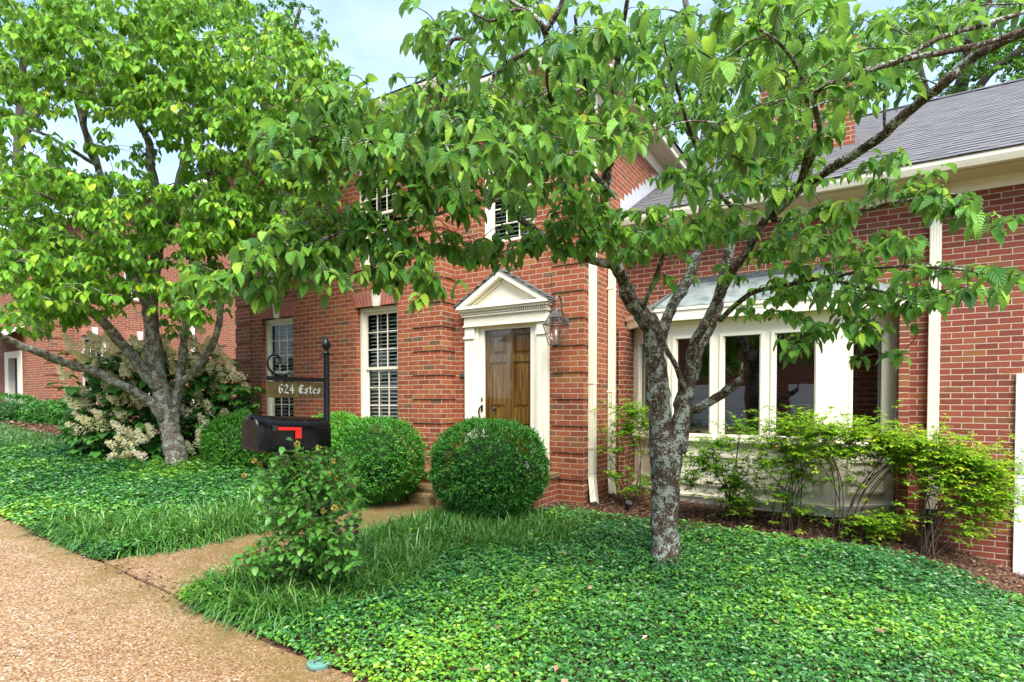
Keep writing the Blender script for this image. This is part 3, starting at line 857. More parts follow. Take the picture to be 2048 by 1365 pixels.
mb.box(-4.451, -4.37, .0, .035, -1.04, 1.038, M).box(-3.64, -3.559, .0, .035, -1.04, 1.038, M).box(-4.37, -3.64, .0, .035, .955, 1.038, M).box(-4.37, -3.64, .0, .035, -1.04, -.82, M)
stm = mb.build('storm_door', M_cream, house, 'cream storm door with full glass', bevel=.003)
mb = MB(); mb.add([M(-4.375, .018, -.825), M(-3.635, .018, -.825), M(-3.635, .018, .96), M(-4.375, .018, .96)], [(0, 1, 2, 3)]); mb.build('pane', M_glass, stm)
mb = MB(); mb.box(-4.425, -4.395, -.012, -.0005, -.16, -.07, M)
hp = [M(-4.41, -.012, -.09), M(-4.415, -.05, -.11), M(-4.43, -.055, -.17), M(-4.415, -.052, -.24), M(-4.40, -.04, -.30), M(-4.405, -.008, -.32)]
mb.tube(spline(hp, 4), .011, 8); mb.build('handle', M_black, stm, smooth=True, sharp=40)
MB().box(-4.425, -4.40, -.014, -.0005, -.02, .03, M).build('lock', M_brass, stm)
MB().box(-4.78, -4.70, -.03, -.001, .315, .375, M).build('doorbell', M_lead, house, bevel=.008)
M_stoop = M_brick
mb = MB()
mb.box(-4.86, -3.22, 5.52, Y2 - .024, -1.7, -.985).box(-4.86, -3.22, 5.2, 5.519, -1.7, -1.125)
sto = mb.build('stoop', M_stoop, house)
mb = MB(); mb.box(-4.89, -3.19, 5.49, Y2 - .026, -.984, -.92).box(-4.89, -3.19, 5.17, 5.489, -1.124, -1.07); mb.build('tread', M_walk, sto, bevel=.008)

st = at(848, 990, 6.75)
t = thing('stepping_stone', 'rounded brown aggregate block beside the boxwoods at the end of the walk', 'stone', (st[0], st[1], float(g(st[0], st[1]))))
MB().box(st[0] - .17, st[0] + .17, st[1] - .12, st[1] + .12, t.location.z - E - .05, t.location.z - E + .13).build('block', M_walk, t, bevel=.035)
# ------------------------------------------------------------------ garage wing with the bay
mb = MB(); M = front(Y3)
bayh = (-2.74, .36, -1.32, 1.12); gar = (1.465, 4.2, -2.6, .275)
wall_panel(mb, XR - .1, 5.2, -2.75, 2.40, [bayh, gar], .22, M)
mb.box(5.0, 5.2, Y3 + .22, 16.8, -2.75, 2.40).box(XR - .1, 5.2, 16.8, 17.0, -2.75, 2.40)
mb.build('wing_wall', M_wing, house)
# brick piers either side of the bay
mb = MB(); mb.box(-2.868, -2.785, 7.52, Y3 - .001, -1.75, 1.03); mb.build('pier', M_wing, house)
mb = MB(); mb.box(.41, .505, 7.52, Y3 - .001, -1.9, 1.03); mb.build('pier', M_wing, house)
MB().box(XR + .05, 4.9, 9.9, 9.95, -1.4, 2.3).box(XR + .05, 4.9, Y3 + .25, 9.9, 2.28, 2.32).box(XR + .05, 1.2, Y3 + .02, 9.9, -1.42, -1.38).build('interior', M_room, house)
# wing roof, eave
S = .56; YE, ZE = 7.47, 2.545; YR = 12.3; ZR = ZE + S * (YR - YE)
mb = MB()
def rp(y, dz=0): return ZE + S * (y - YE) + dz
mb.add([(XR + .01, YE, rp(YE)), (5.3, YE, rp(YE)), (5.3, YR, ZR), (XR + .01, YR, ZR), (XR + .01, YE, rp(YE) - .03), (5.3, YE, rp(YE) - .03), (5.3, YR, ZR - .03), (XR + .01, YR, ZR - .03),
        (5.3, 2 * YR - YE, ZE), (XR + .01, 2 * YR - YE, ZE)], [(0, 1, 2, 3), (0, 4, 5, 1), (1, 5, 6, 2), (3, 2, 8, 9), (7, 6, 5, 4)])
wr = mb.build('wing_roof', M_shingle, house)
MB().tube([(XR + .02, YR, ZR + .012), (5.3, YR, ZR + .012)], .03, 8).build('ridge_cap', M_shingle, wr)
mb = MB(); n = 17
for i in range(n):
    y = 7.62 + i * .16; z = rp(y) - .01
    mb.box(XR + .003, XR + .010, y, y + .157, z, z + .26 + .02 * (i % 2))
mb.build('step_flashing', M_flash, wr)
MB().box(XR + .05, 5.3, YE + .095, Y3 - .001, 2.425, 2.445).build('soffit', M_soffit, house)
mb = MB(); mb.box(XR + .02, 5.2, Y3 - .026, Y3 - .002, 2.30, 2.423).box(XR + .02, 5.2, Y3 - .045, Y3 - .0265, 2.385, 2.423); mb.build('frieze', M_cream, house)
mb = MB(); gutter(mb, XR + .03, 5.3, 7.42, 2.55, w=.12, h=.12); mb.build('gutter', M_gutter, house)
ds = downspout(house, [(.75, Y3 - .055, 2.425), (.75, Y3 - .055, 1), (.75, Y3 - .055, -1.24)], .105, .075)
MB().box(.692, .808, Y3 - .097, Y3 - .014, -.62, -.60).build('strap', M_gutter, ds); MB().box(.692, .808, Y3 - .097, Y3 - .014, 1.2, 1.22).build('strap', M_gutter, ds)
mb = MB(); prof = [(.052, -1.24)]
for i in range(14): prof += [(.062, -1.25 - i * .024), (.054, -1.262 - i * .024)]
mb.lathe(.75, Y3 - .07, prof, 14); mb.build('drain_boot', M_rub, ds, smooth=True)
chx = at(1400, 330, 9.0); chx2 = at(1560, 330, 8.6)
chimney(-1.33, -.05, 9.6, 10.5, rp(9.4), rp(9.6) + 1.55, M_wing, house)
# garage door
mb = MB(); mb.box(1.465, 1.555, -.035, .06, -2.5, .274, M).box(1.555, 4.2, -.035, .06, .19, .274, M).box(1.555, 1.575, .0, .1, -2.5, .19, M); mb.build('garage_trim', M_white, house, bevel=.004)
mb = MB(); z = -2.45
while z < .17:
    zt = min(z + .52, .188)
    mb.box(1.578, 4.2, .11, .15, z, zt - .012, M); x = 1.66
    while x < 4.0: mb.box(x, x + .5, .1, .1098, z + .1, zt - .11, M); x += .62
    z += .52
mb.build('garage_door', M_white, house, bevel=.006)

# bay window: three faces in plan
BF = 7.40; BA, BB, BC_, BD = (-2.785, 7.93), (-2.13, BF), (-.19, BF), (.41, 7.93)
def facemap(p, q):
    p = np.array(p); q = np.array(q); d = q - p; L = np.linalg.norm(d); d /= L; nrm = np.array([-d[1], d[0]])
    return (lambda a, dd, z: (p[0] + d[0] * a + nrm[0] * dd, p[1] + d[1] * a + nrm[1] * dd, z)), L
ZB, ZS, ZH = -1.36, -.50, 1.03
bay = None
fm = MB(); pn = MB(); gl = []; bls = []; lower = MB(); sill = MB()
for fi, (p, q) in enumerate(((BA, BB), (BB, BC_), (BC_, BD))):
    Mf, L = facemap(p, q)
    if fi == 1: ops = [(.11 + i * .594, .11 + i * .594 + .436) for i in range(3)]; pl, pr_ = .0, L
    else: ops = [(.20, L - .17)] if fi == 2 else [(.17, L - .20)]
    edges = [0.0] + [e for o_ in ops for e in o_] + [L]
    for i in range(0, len(edges), 2): fm.box(edges[i], edges[i + 1], .0, .07, ZS, ZH - .002, Mf)
    for a, b in ops:
        fm.box(a, b, .0, .07, .80, ZH - .002, Mf).box(a, b, .0, .07, ZS, -.44, Mf)
        # casement frame proud of the post
        for bx in ((a - .045, a, -.475, .835), (b, b + .045, -.475, .835), (a, b, .80, .835), (a, b, -.475, -.44)):
            pn.box(bx[0], bx[1], -.022, -.0005, bx[2], bx[3], Mf)
        for bx in ((a, a + .016, -.44, .80), (b - .016, b, -.44, .80)):
            pn.box(bx[0], bx[1], .004, .03, bx[2], bx[3], Mf)
        gl.append([Mf(a, .035, -.45), Mf(b, .035, -.45), Mf(b, .035, .81), Mf(a, .035, .81)])
        z = -.42; bl = MB(); bls.append(bl)
        while z < .78:
            bl.add([Mf(a + .005, .10, z), Mf(b - .005, .10, z), Mf(b - .005, .145, z + .004), Mf(a + .005, .145, z + .004)], [(0, 1, 2, 3)])
            z += .045
    sill.box(-.01, L + .01, -.06, .05, ZS - .035, ZS - .001, Mf)
    lower.box(0, L, .02, .09, ZB, ZS - .036, Mf)
    lower.box(-.004, L + .004, -.006, .0195, ZB, ZB + .10, Mf).box(-.01, L + .01, -.03, .0195, ZB + .101, ZB + .135, Mf)
    lower.box(0, L, -.012, .0195, ZS - .075, ZS - .037, Mf)
    panels = [(.10, .92), (1.02, L - .10)] if fi == 1 else [(.16, L - .14)]
    for a, b in panels:
        for bx in ((a, a + .035, -1.10, -.70), (b - .035, b, -1.10, -.70), (a + .035, b - .035, -.735, -.70), (a + .035, b - .035, -1.10, -1.065)):
            lower.box(bx[0], bx[1], -.008, .0195, bx[2], bx[3], Mf)
        lower.box(a - .03, b + .03, .004, .0192, -1.14, -1.105, Mf) if False else None
bay = fm.build('bay_window', M_cream, house, 'cream painted bay window with angled ends')
pn.build('casement_frame', M_cream, bay, bevel=.003)
for qd in gl:
    m_ = MB(); m_.add(qd, [(0, 1, 2, 3)]); m_.build('pane', M_bglass, bay)
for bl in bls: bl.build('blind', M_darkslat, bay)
sill.build('sill', M_cream, bay, bevel=.004)
lower.build('apron', M_cream, bay, bevel=.003)
# bay roof
RO = [(-2.86, 7.88), (-2.25, 7.24), (-.10, 7.24), (.60, 7.82), (.60, 7.948), (-2.86, 7.948)]
mb = MB(); mb.slab(RO, 1.032, 1.045)
for i in range(3):
    Mf, L = facemap(RO[i], RO[i + 1]); mb.box(-.004, L + .004, -.022, .0, 1.02, 1.19, Mf); mb.box(-.008, L + .008, -.04, -.0225, 1.145, 1.19, Mf)
mb.box(.582, .60, 7.83, 7.947, 1.046, 1.19)
mb.build('bay_fascia', M_cream, bay, bevel=.003)
zt_, zb_ = 1.62, 1.192
mb = MB()
ro = [(-2.865, 7.89), (-2.27, 7.195), (-.085, 7.195), (.63, 7.80), (.63, 7.948), (-2.865, 7.948)]
v = [(x, y, zb_) for x, y in ro] + [(-2.05, 7.948, zt_), (-.28, 7.948, zt_)]
mb.add(v, [(0, 1, 6), (1, 2, 7, 6), (2, 3, 7), (3, 4, 7), (5, 0, 6), (5, 4, 3, 2, 1, 0)])
br = mb.build('bay_roof', M_patina, bay)
mb = MB()
for p, q in ((v[1], v[6]), (v[2], v[7])): mb.tube([(p[0], p[1], p[2] + .01), (q[0], q[1], q[2] + .008)], .013, 6)
mb.box(-2.05, -.28, 7.93, 7.9485, zt_ - .02, zt_ + .06); mb.build('hip_seam', M_lead, br)

# wall lantern (hangs on the wall beside the door)
lx, ly, lz = -3.13, 6.10, .80
lan = thing('wall_lantern', 'aged pewter glass lantern on a curled arm beside the front door', 'lantern', (lx, Y2, lz))
mb = MB(); wb, wm = .065, .118; zb, zm_, zt = lz - .13, lz + .12, lz + .245
cor = lambda w: [(lx - w, ly - w), (lx + w, ly - w), (lx + w, ly + w), (lx - w, ly + w)]
for (xa, ya), (xb, yb), (xc, yc) in zip(cor(wb), cor(wm), cor(.045)):
    mb.tube([(xa, ya, zb), (xb, yb, zm_)], .006, 6).tube([(xb, yb, zm_), (xc, yc, zt)], .006, 6)
for w, z in ((wb, zb), (wm, zm_)):
    c4 = cor(w)
    for i in range(4): mb.tube([(*c4[i], z), (*c4[(i + 1) % 4], z)], .007, 6)
mb.box(lx - wb, lx + wb, ly - wb, ly + wb, zb - .008, zb).lathe(lx, ly, [(.012, zb - .03), (.02, zb - .02), (.03, zb - .0085)], 10)
mb.build('cage', M_lead, lan)
mb = MB(); c0, c1 = cor(.078), cor(.03)
mb.add([(*p, zm_ + .085) for p in c0] + [(*p, zt + .04) for p in c1], [(0, 1, 5, 4), (1, 2, 6, 5), (2, 3, 7, 6), (3, 0, 4, 7), (4, 5, 6, 7), (3, 2, 1, 0)]); mb.lathe(lx, ly, [(.035, zt + .04), (.03, zt + .07), (.012, zt + .085), (.01, zt + .12)], 10)
mb.build('hood', M_lead, lan)
mb = MB(); a_, b_ = cor(wb), cor(wm)
for i in range(4): mb.add([(*a_[i], zb), (*a_[(i + 1) % 4], zb), (*b_[(i + 1) % 4], zm_), (*b_[i], zm_)], [(0, 1, 2, 3)])
c_ = cor(.08)
for i in range(4): mb.add([(*b_[i], zm_), (*b_[(i + 1) % 4], zm_), (*c_[(i + 1) % 4], zm_ + .084), (*c_[i], zm_ + .084)], [(0, 1, 2, 3)])
mb.build('glass', M_lglass, lan)
MB().lathe(lx, ly, [(.012, zb), (.012, zb + .10), (.016, zb + .105), (.018, zb + .13), (.01, zb + .17), (.001, zb + .19)], 12).build('candle', M_let, lan, smooth=True)
arm = [(lx, ly, zt + .10), (lx, ly + .0, zt + .17), (lx, ly + .02, zt + .215), (lx, ly + .07, zt + .235), (lx, ly + .13, zt + .20), (lx, ly + .16, zt + .10), (lx, ly + .20, zt + .0), (lx, Y2 - .02, zt - .05)]
mb = MB(); mb.tube(spline(arm, 4), .011, 8)
mb.lathe(0, 0, [(.0, 0), (.055, .0), (.06, .012), (.03, .022), (.0, .024)], 16, lambda x, y, z: (lx + x, Y2 - .002 - z, lz + .19 + y * 1.5)); mb.build('arm', M_lead, lan, smooth=True, sharp=40)

# ------------------------------------------------------------------ neighbouring house on the left
NX, NY = -18.8, 6.4
nb = thing('brick_house', 'neighbouring brick house with a gable wall and awning door behind the hydrangea', 'house', (NX - 3, NY + 2, float(g(NX, NY))))
mb = MB(); gz_ = -1.2
nw = [(7.1, 7.75, -.1, 1.85), (8.3, 8.95, -.1, 1.85), (8.2, 8.9, 3.05, 4.7)]
wall_panel(mb, NY, 18., gz_, 4.9, nw, .22, sidex(NX))
ndoor = (-22.2, -20.9, -.75, 1.45)
wall_panel(mb, -31., NX - .22, gz_, 4.9, [ndoor], .22, front(NY))
mb.prism([(NY, 4.902), (18., 4.902), (12.2, 8.3)], .001, .22, sidex(NX))
mb.box(-31, NX - .23, 17.8, 18, gz_, 4.9).box(-31.2, -31, NY, 18, gz_, 4.9)
mb.build('wall', M_nbr, nb)
quoin(nb, M_nbr, NX - .5, NX + .022, front(NY), zq + .6774, 4.6); quoin(nb, M_nbr, NY + .05, NY + .45, sidex(NX), zq + .6774, 4.6)
MB().box(-30.8, NX - .25, 8.9, 8.95, gz_, 4.8).box(-19.6, -19.55, 9.0, 17.5, gz_, 4.8).build('interior', M_room, nb)
for w in nw:
    sash_window(nb, *w, sidex(NX), blind=False)
    arch(nb, w[0], w[1], w[3], sidex(NX), 11)
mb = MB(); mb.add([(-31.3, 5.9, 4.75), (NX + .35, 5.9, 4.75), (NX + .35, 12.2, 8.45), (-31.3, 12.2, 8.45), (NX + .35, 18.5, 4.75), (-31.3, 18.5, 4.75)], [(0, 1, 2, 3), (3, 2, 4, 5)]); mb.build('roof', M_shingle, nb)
mb = MB(); mb.box(-31.3, NX + .35, 5.92, NY - .001, 4.72, 4.74); mb.build('soffit', M_cream, nb)
mb = MB()
for s in (0, 1):
    y0, y1 = (5.95, 12.2) if s == 0 else (18.45, 12.2)
    mb.add([(NX + .30, y0, 4.52), (NX + .345, y0, 4.52), (NX + .345, y1, 8.22), (NX + .30, y1, 8.22), (NX + .30, y0, 4.72), (NX + .345, y0, 4.72), (NX + .345, y1, 8.42), (NX + .30, y1, 8.42)], [(0, 1, 2, 3), (4, 7, 6, 5), (1, 5, 6, 2), (0, 3, 7, 4), (0, 4, 5, 1), (3, 2, 6, 7)])
mb.build('rake_board', M_cream, nb)
mb = MB()
mb.box(-22.2, -21.9, -.03, .15, -.75, 1.45, front(NY)).box(-21.2, -20.9, -.03, .15, -.75, 1.45, front(NY)).box(-21.9, -21.2, -.03, .15, 1.25, 1.45, front(NY)); mb.build('door_frame', M_cream, nb)
MB().box(-21.88, -21.22, .12, .16, -.75, 1.24, front(NY)).build('front_door', M_black, nb)
mb = MB(); mb.add([(-22.6, NY - .9, 1.55), (-20.5, NY - .9, 1.55), (-20.5, NY - .01, 2.15), (-22.6, NY - .01, 2.15), (-22.6, NY - .9, 1.38), (-20.5, NY - .9, 1.38)], [(0, 1, 2, 3), (0, 4, 5, 1)])
mb.build('awning', mat_plain('awning cloth', (.52, .42, .40), .8, .12, 5), nb)
downspout(nb, [(NX + .05, 10.2, 4.6), (NX + .05, 10.2, 2), (NX + .05, 10.2, -.8)], .1, .08, M_white, ax=(0, 1, 0))
nl = thing('wall_lantern', 'small dark lantern beside the awning door of the neighbouring house', 'lantern', (-23.0, NY, 1.1))
MB().tube([(-23.0, NY - .16, .80), (-23.0, NY - .16, 1.06)], [.06, .10], 4).lathe(-23.0, NY - .16, [(.11, 1.06), (.09, 1.12), (.02, 1.24), (.015, 1.3)], 8).build('cage', M_iron, nl)
MB().tube([(-23.0, NY - .16, 1.29), (-23.0, NY - .14, 1.36), (-23.0, NY - .05, 1.33), (-23.0, NY - .003, 1.2)], .015, 6).build('arm', M_iron, nl)

# ------------------------------------------------------------------ house opposite, behind the camera (seen only in the panes)
op = thing('brick_house', 'brick garage house across the driveway, seen only as a reflection in the bay window', 'house', (1, -13, float(g(1, -12))))
mb = MB(); mb.box(-16, 14, -20, -13, -2.2, 3.2); mb.build('wall', M_wing, op)
for x in (-9, -2.5, 4):
    mb = MB(); mb.box(x, x + 4.6, -12.99, -12.9, -1.7, .7); mb.build('garage_door', M_white, op)
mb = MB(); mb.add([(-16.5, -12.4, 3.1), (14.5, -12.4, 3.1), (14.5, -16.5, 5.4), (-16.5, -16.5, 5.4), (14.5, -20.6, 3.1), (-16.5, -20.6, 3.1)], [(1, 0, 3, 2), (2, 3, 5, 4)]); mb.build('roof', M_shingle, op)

# ------------------------------------------------------------------ mailbox, post, address sign
mxp, myp = -3.35, 2.80; gp = float(g(mxp, myp))
mail = thing('mailbox', 'black metal mailbox with raised red flag on a black scrollwork post', 'mailbox', (mxp, myp, gp))
PT = .335
mb = MB(); mb.lathe(mxp, myp, [(.036, gp - .1), (.036, gp + .1), (.024, gp + .12), (.0235, PT)], 16); post = mb.build('post', M_black, mail, smooth=True, sharp=40)
mb = MB(); mb.lathe(mxp, myp, [(.027, PT), (.030, PT + .012), (.020, PT + .02), (.014, PT + .032), (.026, PT + .045), (.036, PT + .065), (.034, PT + .085), (.020, PT + .105), (.008, PT + .122), (.010, PT + .128), (.002, PT + .136)], 16); mb.build('finial', M_black, post, smooth=True)
# tunnel body along -Y, tilted a touch
bx0, bx1, bz, bh = -.085, .085, -.335, .125
L0, L1 = -.03, -.60
def tilt(a, d, z): return (mxp + a, myp + d, z - .05 * (d + .33))
mb = MB(); prof = [(bx0, bz)] + [(-.085 * math.cos(t), bz + bh + .095 * math.sin(t)) for t in np.linspace(0, math.pi, 15)] + [(bx1, bz)]
n = len(prof); ys = (L0, L0 - .012, L1 + .02, L1)
sc = (.97, 1, 1, 1)
for d, s in zip(ys, sc):
    for a, z in prof: mb.V.append(tilt(a * s, d, bz + (z - bz) * s + (1 - s) * .05))
for i in range(len(ys) - 1):
    for j in range(n): mb.F.append((i * n + j, i * n + (j + 1) % n, (i + 1) * n + (j + 1) % n, (i + 1) * n + j))
mb.F.append(tuple(range(n - 1, -1, -1))); mb.F.append(tuple(3 * n + j for j in range(n)))
def mat_mail():
    k = NT('weathered black enamel'); p = k.obj()
    f = k.noise(9, 6, .7, p); f2 = k.noise(40, 4, .7, p)
    c = k.mix(k.rng(f, .45, .75), (.002, .002, .0022), (.012, .012, .013))
    c = k.mix(k.rng(f2, .70, .76), c, (.30, .30, .30))
    return k.done(k.bsdf(c, k.rng(f, .3, .7, .16, .30), k.bump(f, .05, .01), spec=.3))
M_mail = mat_mail()
body = mb.build('box', M_mail, mail, smooth=True, sharp=35)
mb = MB(); sc2 = 1.05
for d, s in ((L1 + .035, sc2), (L1 - .012, sc2), (L1 - .02, 1.0)):
    for a, z in prof: mb.V.append(tilt(a * s, d, bz + (z - bz) * s - .004))
for i in range(2):
    for j in range(n): mb.F.append((i * n + j, i * n + (j + 1) % n, (i + 1) * n + (j + 1) % n, (i + 1) * n + j))
mb.F.append(tuple(2 * n + j for j in range(n))); mb.F.append(tuple(range(n - 1, -1, -1)))
mb.build('door', M_mail, body, smooth=True, sharp=35)
MB().box(-.02, .02, L1 - .04, L1 - .021, bz + .19, bz + .215, tilt).build('latch', M_iron, body)
mb = MB(); mb.box(.088, .092, -.475, -.29, bz + .126, bz + .147, tilt).prism([(-.340, bz + .07), (-.29, bz + .07), (-.29, bz + .1258), (-.340, bz + .1258)], 0, .004, lambda a, d, z: tilt(.088 + d, a, z)); mb.build('flag', M_flag, body)
mb = MB(); mb.box(.0855, .0965, -.515, -.476, bz + .117, bz + .157, tilt); mb.build('flag_hinge', M_iron, body, bevel=.003)
mb = MB(); mb.box(-.07, .07, L1 + .05, L0 - .02, bz - .022, bz - .001, tilt); mb.build('bracket_plate', M_black, mail)
# scrolled brace under the box
mb = MB()
zc = bz - .02
br_ = [(mxp, myp - .03, -.92), (mxp, myp - .10, -.78), (mxp, myp - .19, -.62), (mxp, myp - .28, -.45), (mxp, myp - .34, zc + .01)]
mb.tube(spline(br_, 4), .010, 8)
def ring(cy_, cz, r, t0, t1, k=16, rr=.008, sh=1.): return [(mxp, myp + cy_ + (r * (1 - (1 - sh) * i / k)) * math.cos(t0 + (t1 - t0) * i / k), cz + (r * (1 - (1 - sh) * i / k)) * math.sin(t0 + (t1 - t0) * i / k)) for i in range(k + 1)]
mb.tube(ring(-.29, -.56, .052, R(40), R(400), 18, sh=.55), .007, 6).tube(ring(-.09, -.55, .052, R(140), R(-220), 18, sh=.55), .007, 6).tube(ring(-.10, -.83, .04, R(100), R(420), 16, sh=.5), .007, 6)
mb.build('scroll_brace', M_black, mail, smooth=True)
# arm for the sign with a scroll at its end
zA = .145
mb = MB(); mb.box(mxp - .009, mxp + .009, myp - .50, myp - .015, zA - .014, zA + .014)
sc_ = [(mxp, myp - .50, zA - .002), (mxp, myp - .465, zA + .02)] 
curl = [(mxp, myp - .36, zA + .014), (mxp, myp - .43, zA + .03), (mxp, myp - .475, zA + .065), (mxp, myp - .485, zA + .11), (mxp, myp - .46, zA + .15), (mxp, myp - .42, zA + .158), (mxp, myp - .39, zA + .135), (mxp, myp - .392, zA + .11), (mxp, myp - .405, zA + .10)]
mb.tube(spline(curl, 4), .008, 8); mb.build('sign_arm', M_black, mail)
mb = MB(); mb.tube(spline([(mxp, myp - .38, zA + .02), (mxp, myp - .2, zA + .095), (mxp, myp - .015, PT - .01)], 5), .004, 6); mb.build('brace_chain', M_iron, mail)
sgn = thing('address_sign', 'tarnished brass plate lettered 624 Estes hanging from the mailbox post arm', 'sign', (mxp, myp - .25, zA - .07))
s0, s1, sz0, sz1 = -.495, -.03, zA - .13, zA - .022
MB().box(mxp - .003, mxp + .003, myp + s0, myp + s1, sz0, sz1).build('plate', M_brass, sgn, bevel=.001)
mb = MB()
for d in (-.40, -.12): mb.tube([(mxp, myp + d, sz1 - .004), (mxp, myp + d, zA - .012)], .004, 6)
mb.build('hanger', M_iron, sgn)
GL = {'6': (.62, [[(.52, .92), (.36, .98), (.16, .72), (.14, .25), (.32, .04), (.52, .22), (.52, .46), (.34, .56), (.18, .46)]]),
      '2': (.62, [[(.1, .76), (.22, .95), (.42, .92), (.5, .74), (.4, .52), (.1, .1)], [(.08, .1), (.3, .12), (.56, .04)]]),
      '4': (.66, [[(.44, .98), (.06, .36), (.62, .36)], [(.44, .72), (.44, .02)]]),
      'E': (.74, [[(.66, .86), (.34, .97), (.14, .72), (.14, .28), (.34, .04), (.68, .14)], [(.16, .52), (.60, .54)], [(.36, .9), (.36, .1)]]),
      's': (.52, [[(.46, .52), (.3, .64), (.1, .5), (.4, .22), (.26, .02), (.06, .14)]]),
      't': (.46, [[(.2, .86), (.2, .14), (.32, .03), (.44, .12)], [(.04, .6), (.42, .6)]]),
      'e': (.52, [[(.12, .30), (.42, .44), (.3, .64), (.1, .46), (.1, .16), (.28, .02), (.46, .14)]])}
mb = MB(); hL = .064; a = -.41
for ch in '624 Estes':
    if ch == ' ': a += .028; mb.build('lettering', M_let, sgn); mb = MB(); continue
    w, strokes = GL[ch]
    for st_ in strokes:
        for (x0, y0), (x1, y1) in zip(st_[:-1], st_[1:]):
            nbx, nby = .066, .052
            q = [(x0 - nbx, y0 - nby), (x0 + nbx, y0 + nby), (x1 + nbx, y1 + nby), (x1 - nbx, y1 - nby)]
            vv = [(mxp + .0042, myp + a + px * hL, sz0 + .028 + py * hL) for px, py in q]
            cr = (q[1][0] - q[0][0]) * (q[2][1] - q[1][1]) - (q[1][1] - q[0][1]) * (q[2][0] - q[1][0])
            mb.add(vv, [(0, 1, 2, 3) if cr > 0 else (3, 2, 1, 0)])
            for (px, py) in ((x0, y0), (x1, y1)):
                k_ = .04
                mb.add([(mxp + .0046, myp + a + (px + dx_) * hL, sz0 + .028 + (py + dy_) * hL) for dx_, dy_ in ((0, -k_ * 1.2), (k_ * 1.5, .0), (0, k_ * 1.2), (-k_ * 1.5, 0))], [(0, 1, 2, 3)])
    a += w * hL + .004
mb.build('lettering', M_let, sgn)

# path lights, drain cap
def path_light(name, label, x, y, z0, s, cat='path light'):
    t = thing(name, label, cat, (x, y, z0), 'low path lights')
    MB().lathe(x, y, [(.012 * s, z0 - .05), (.012 * s, z0 + .09 * s)], 10).build('stake', M_iron, t)
    mb = MB()
    for k in range(3):
        zz = z0 + (.08 + k * .055) * s
        mb.lathe(x, y, [(.05 * s, zz), (.066 * s, zz + .008 * s), (.06 * s, zz + .026 * s), (.045 * s, zz + .03 * s)], 18)
    mb.lathe(x, y, [(.066 * s, z0 + .245 * s), (.068 * s, z0 + .262 * s), (.03 * s, z0 + .29 * s), (.004 * s, z0 + .295 * s)], 18)
    mb.build('louvre', M_iron, t, smooth=True, sharp=30)
    MB().lathe(x, y, [(.036 * s, z0 + .09 * s), (.036 * s, z0 + .245 * s)], 12).build('lens', mat_plain('amber lens', (.55, .33, .12), .3, .1, 9), t)
p = at(703, 1060, 4.75); path_light('path_light', 'black tiered path light beside the walk behind the mailbox vine', p[0], p[1], float(g(p[0], p[1])) + .08, .98)
p = at(1256, 1008, 6.5); zl = float(g(p[0], p[1]))
t = thing('spot_light', 'small black spike light in the mulch by the downspouts', 'spot light', (p[0], p[1], zl))
MB().tube([(p[0], p[1], zl - .03), (p[0], p[1], zl + .08)], .01, 8).build('spike', M_iron, t)
MB().tube([(p[0] - .02, p[1] + .02, zl + .06), (p[0], p[1], zl + .10), (p[0] + .02, p[1] - .02, zl + .15)], [.028, .036, .042], 12).build('lamp_head', M_iron, t, smooth=True, sharp=40)
p = at(638, 1336, 3.06); zc = float(g(p[0], 2.0)) - .02
t = thing('drain_cap', 'round pale green drain cap at the edge of the driveway', 'drain cap', (p[0], p[1], zc))
MB().lathe(p[0], p[1], [(.058, zc - .05), (.058, zc + .028)], 24).build('collar', mat_plain('pale plastic', (.32, .31, .26), .6, .1, 20), t, smooth=True, sharp=40)
MB().lathe(p[0], p[1], [(.064, zc + .028), (.066, zc + .034), (.064, zc + .045), (.05, zc + .048), (.046, zc + .038), (.0, zc + .037)], 24).build('lid', mat_plain('pale green lid', (.10, .23, .19), .5, .15, 20), t, smooth=True, sharp=40)

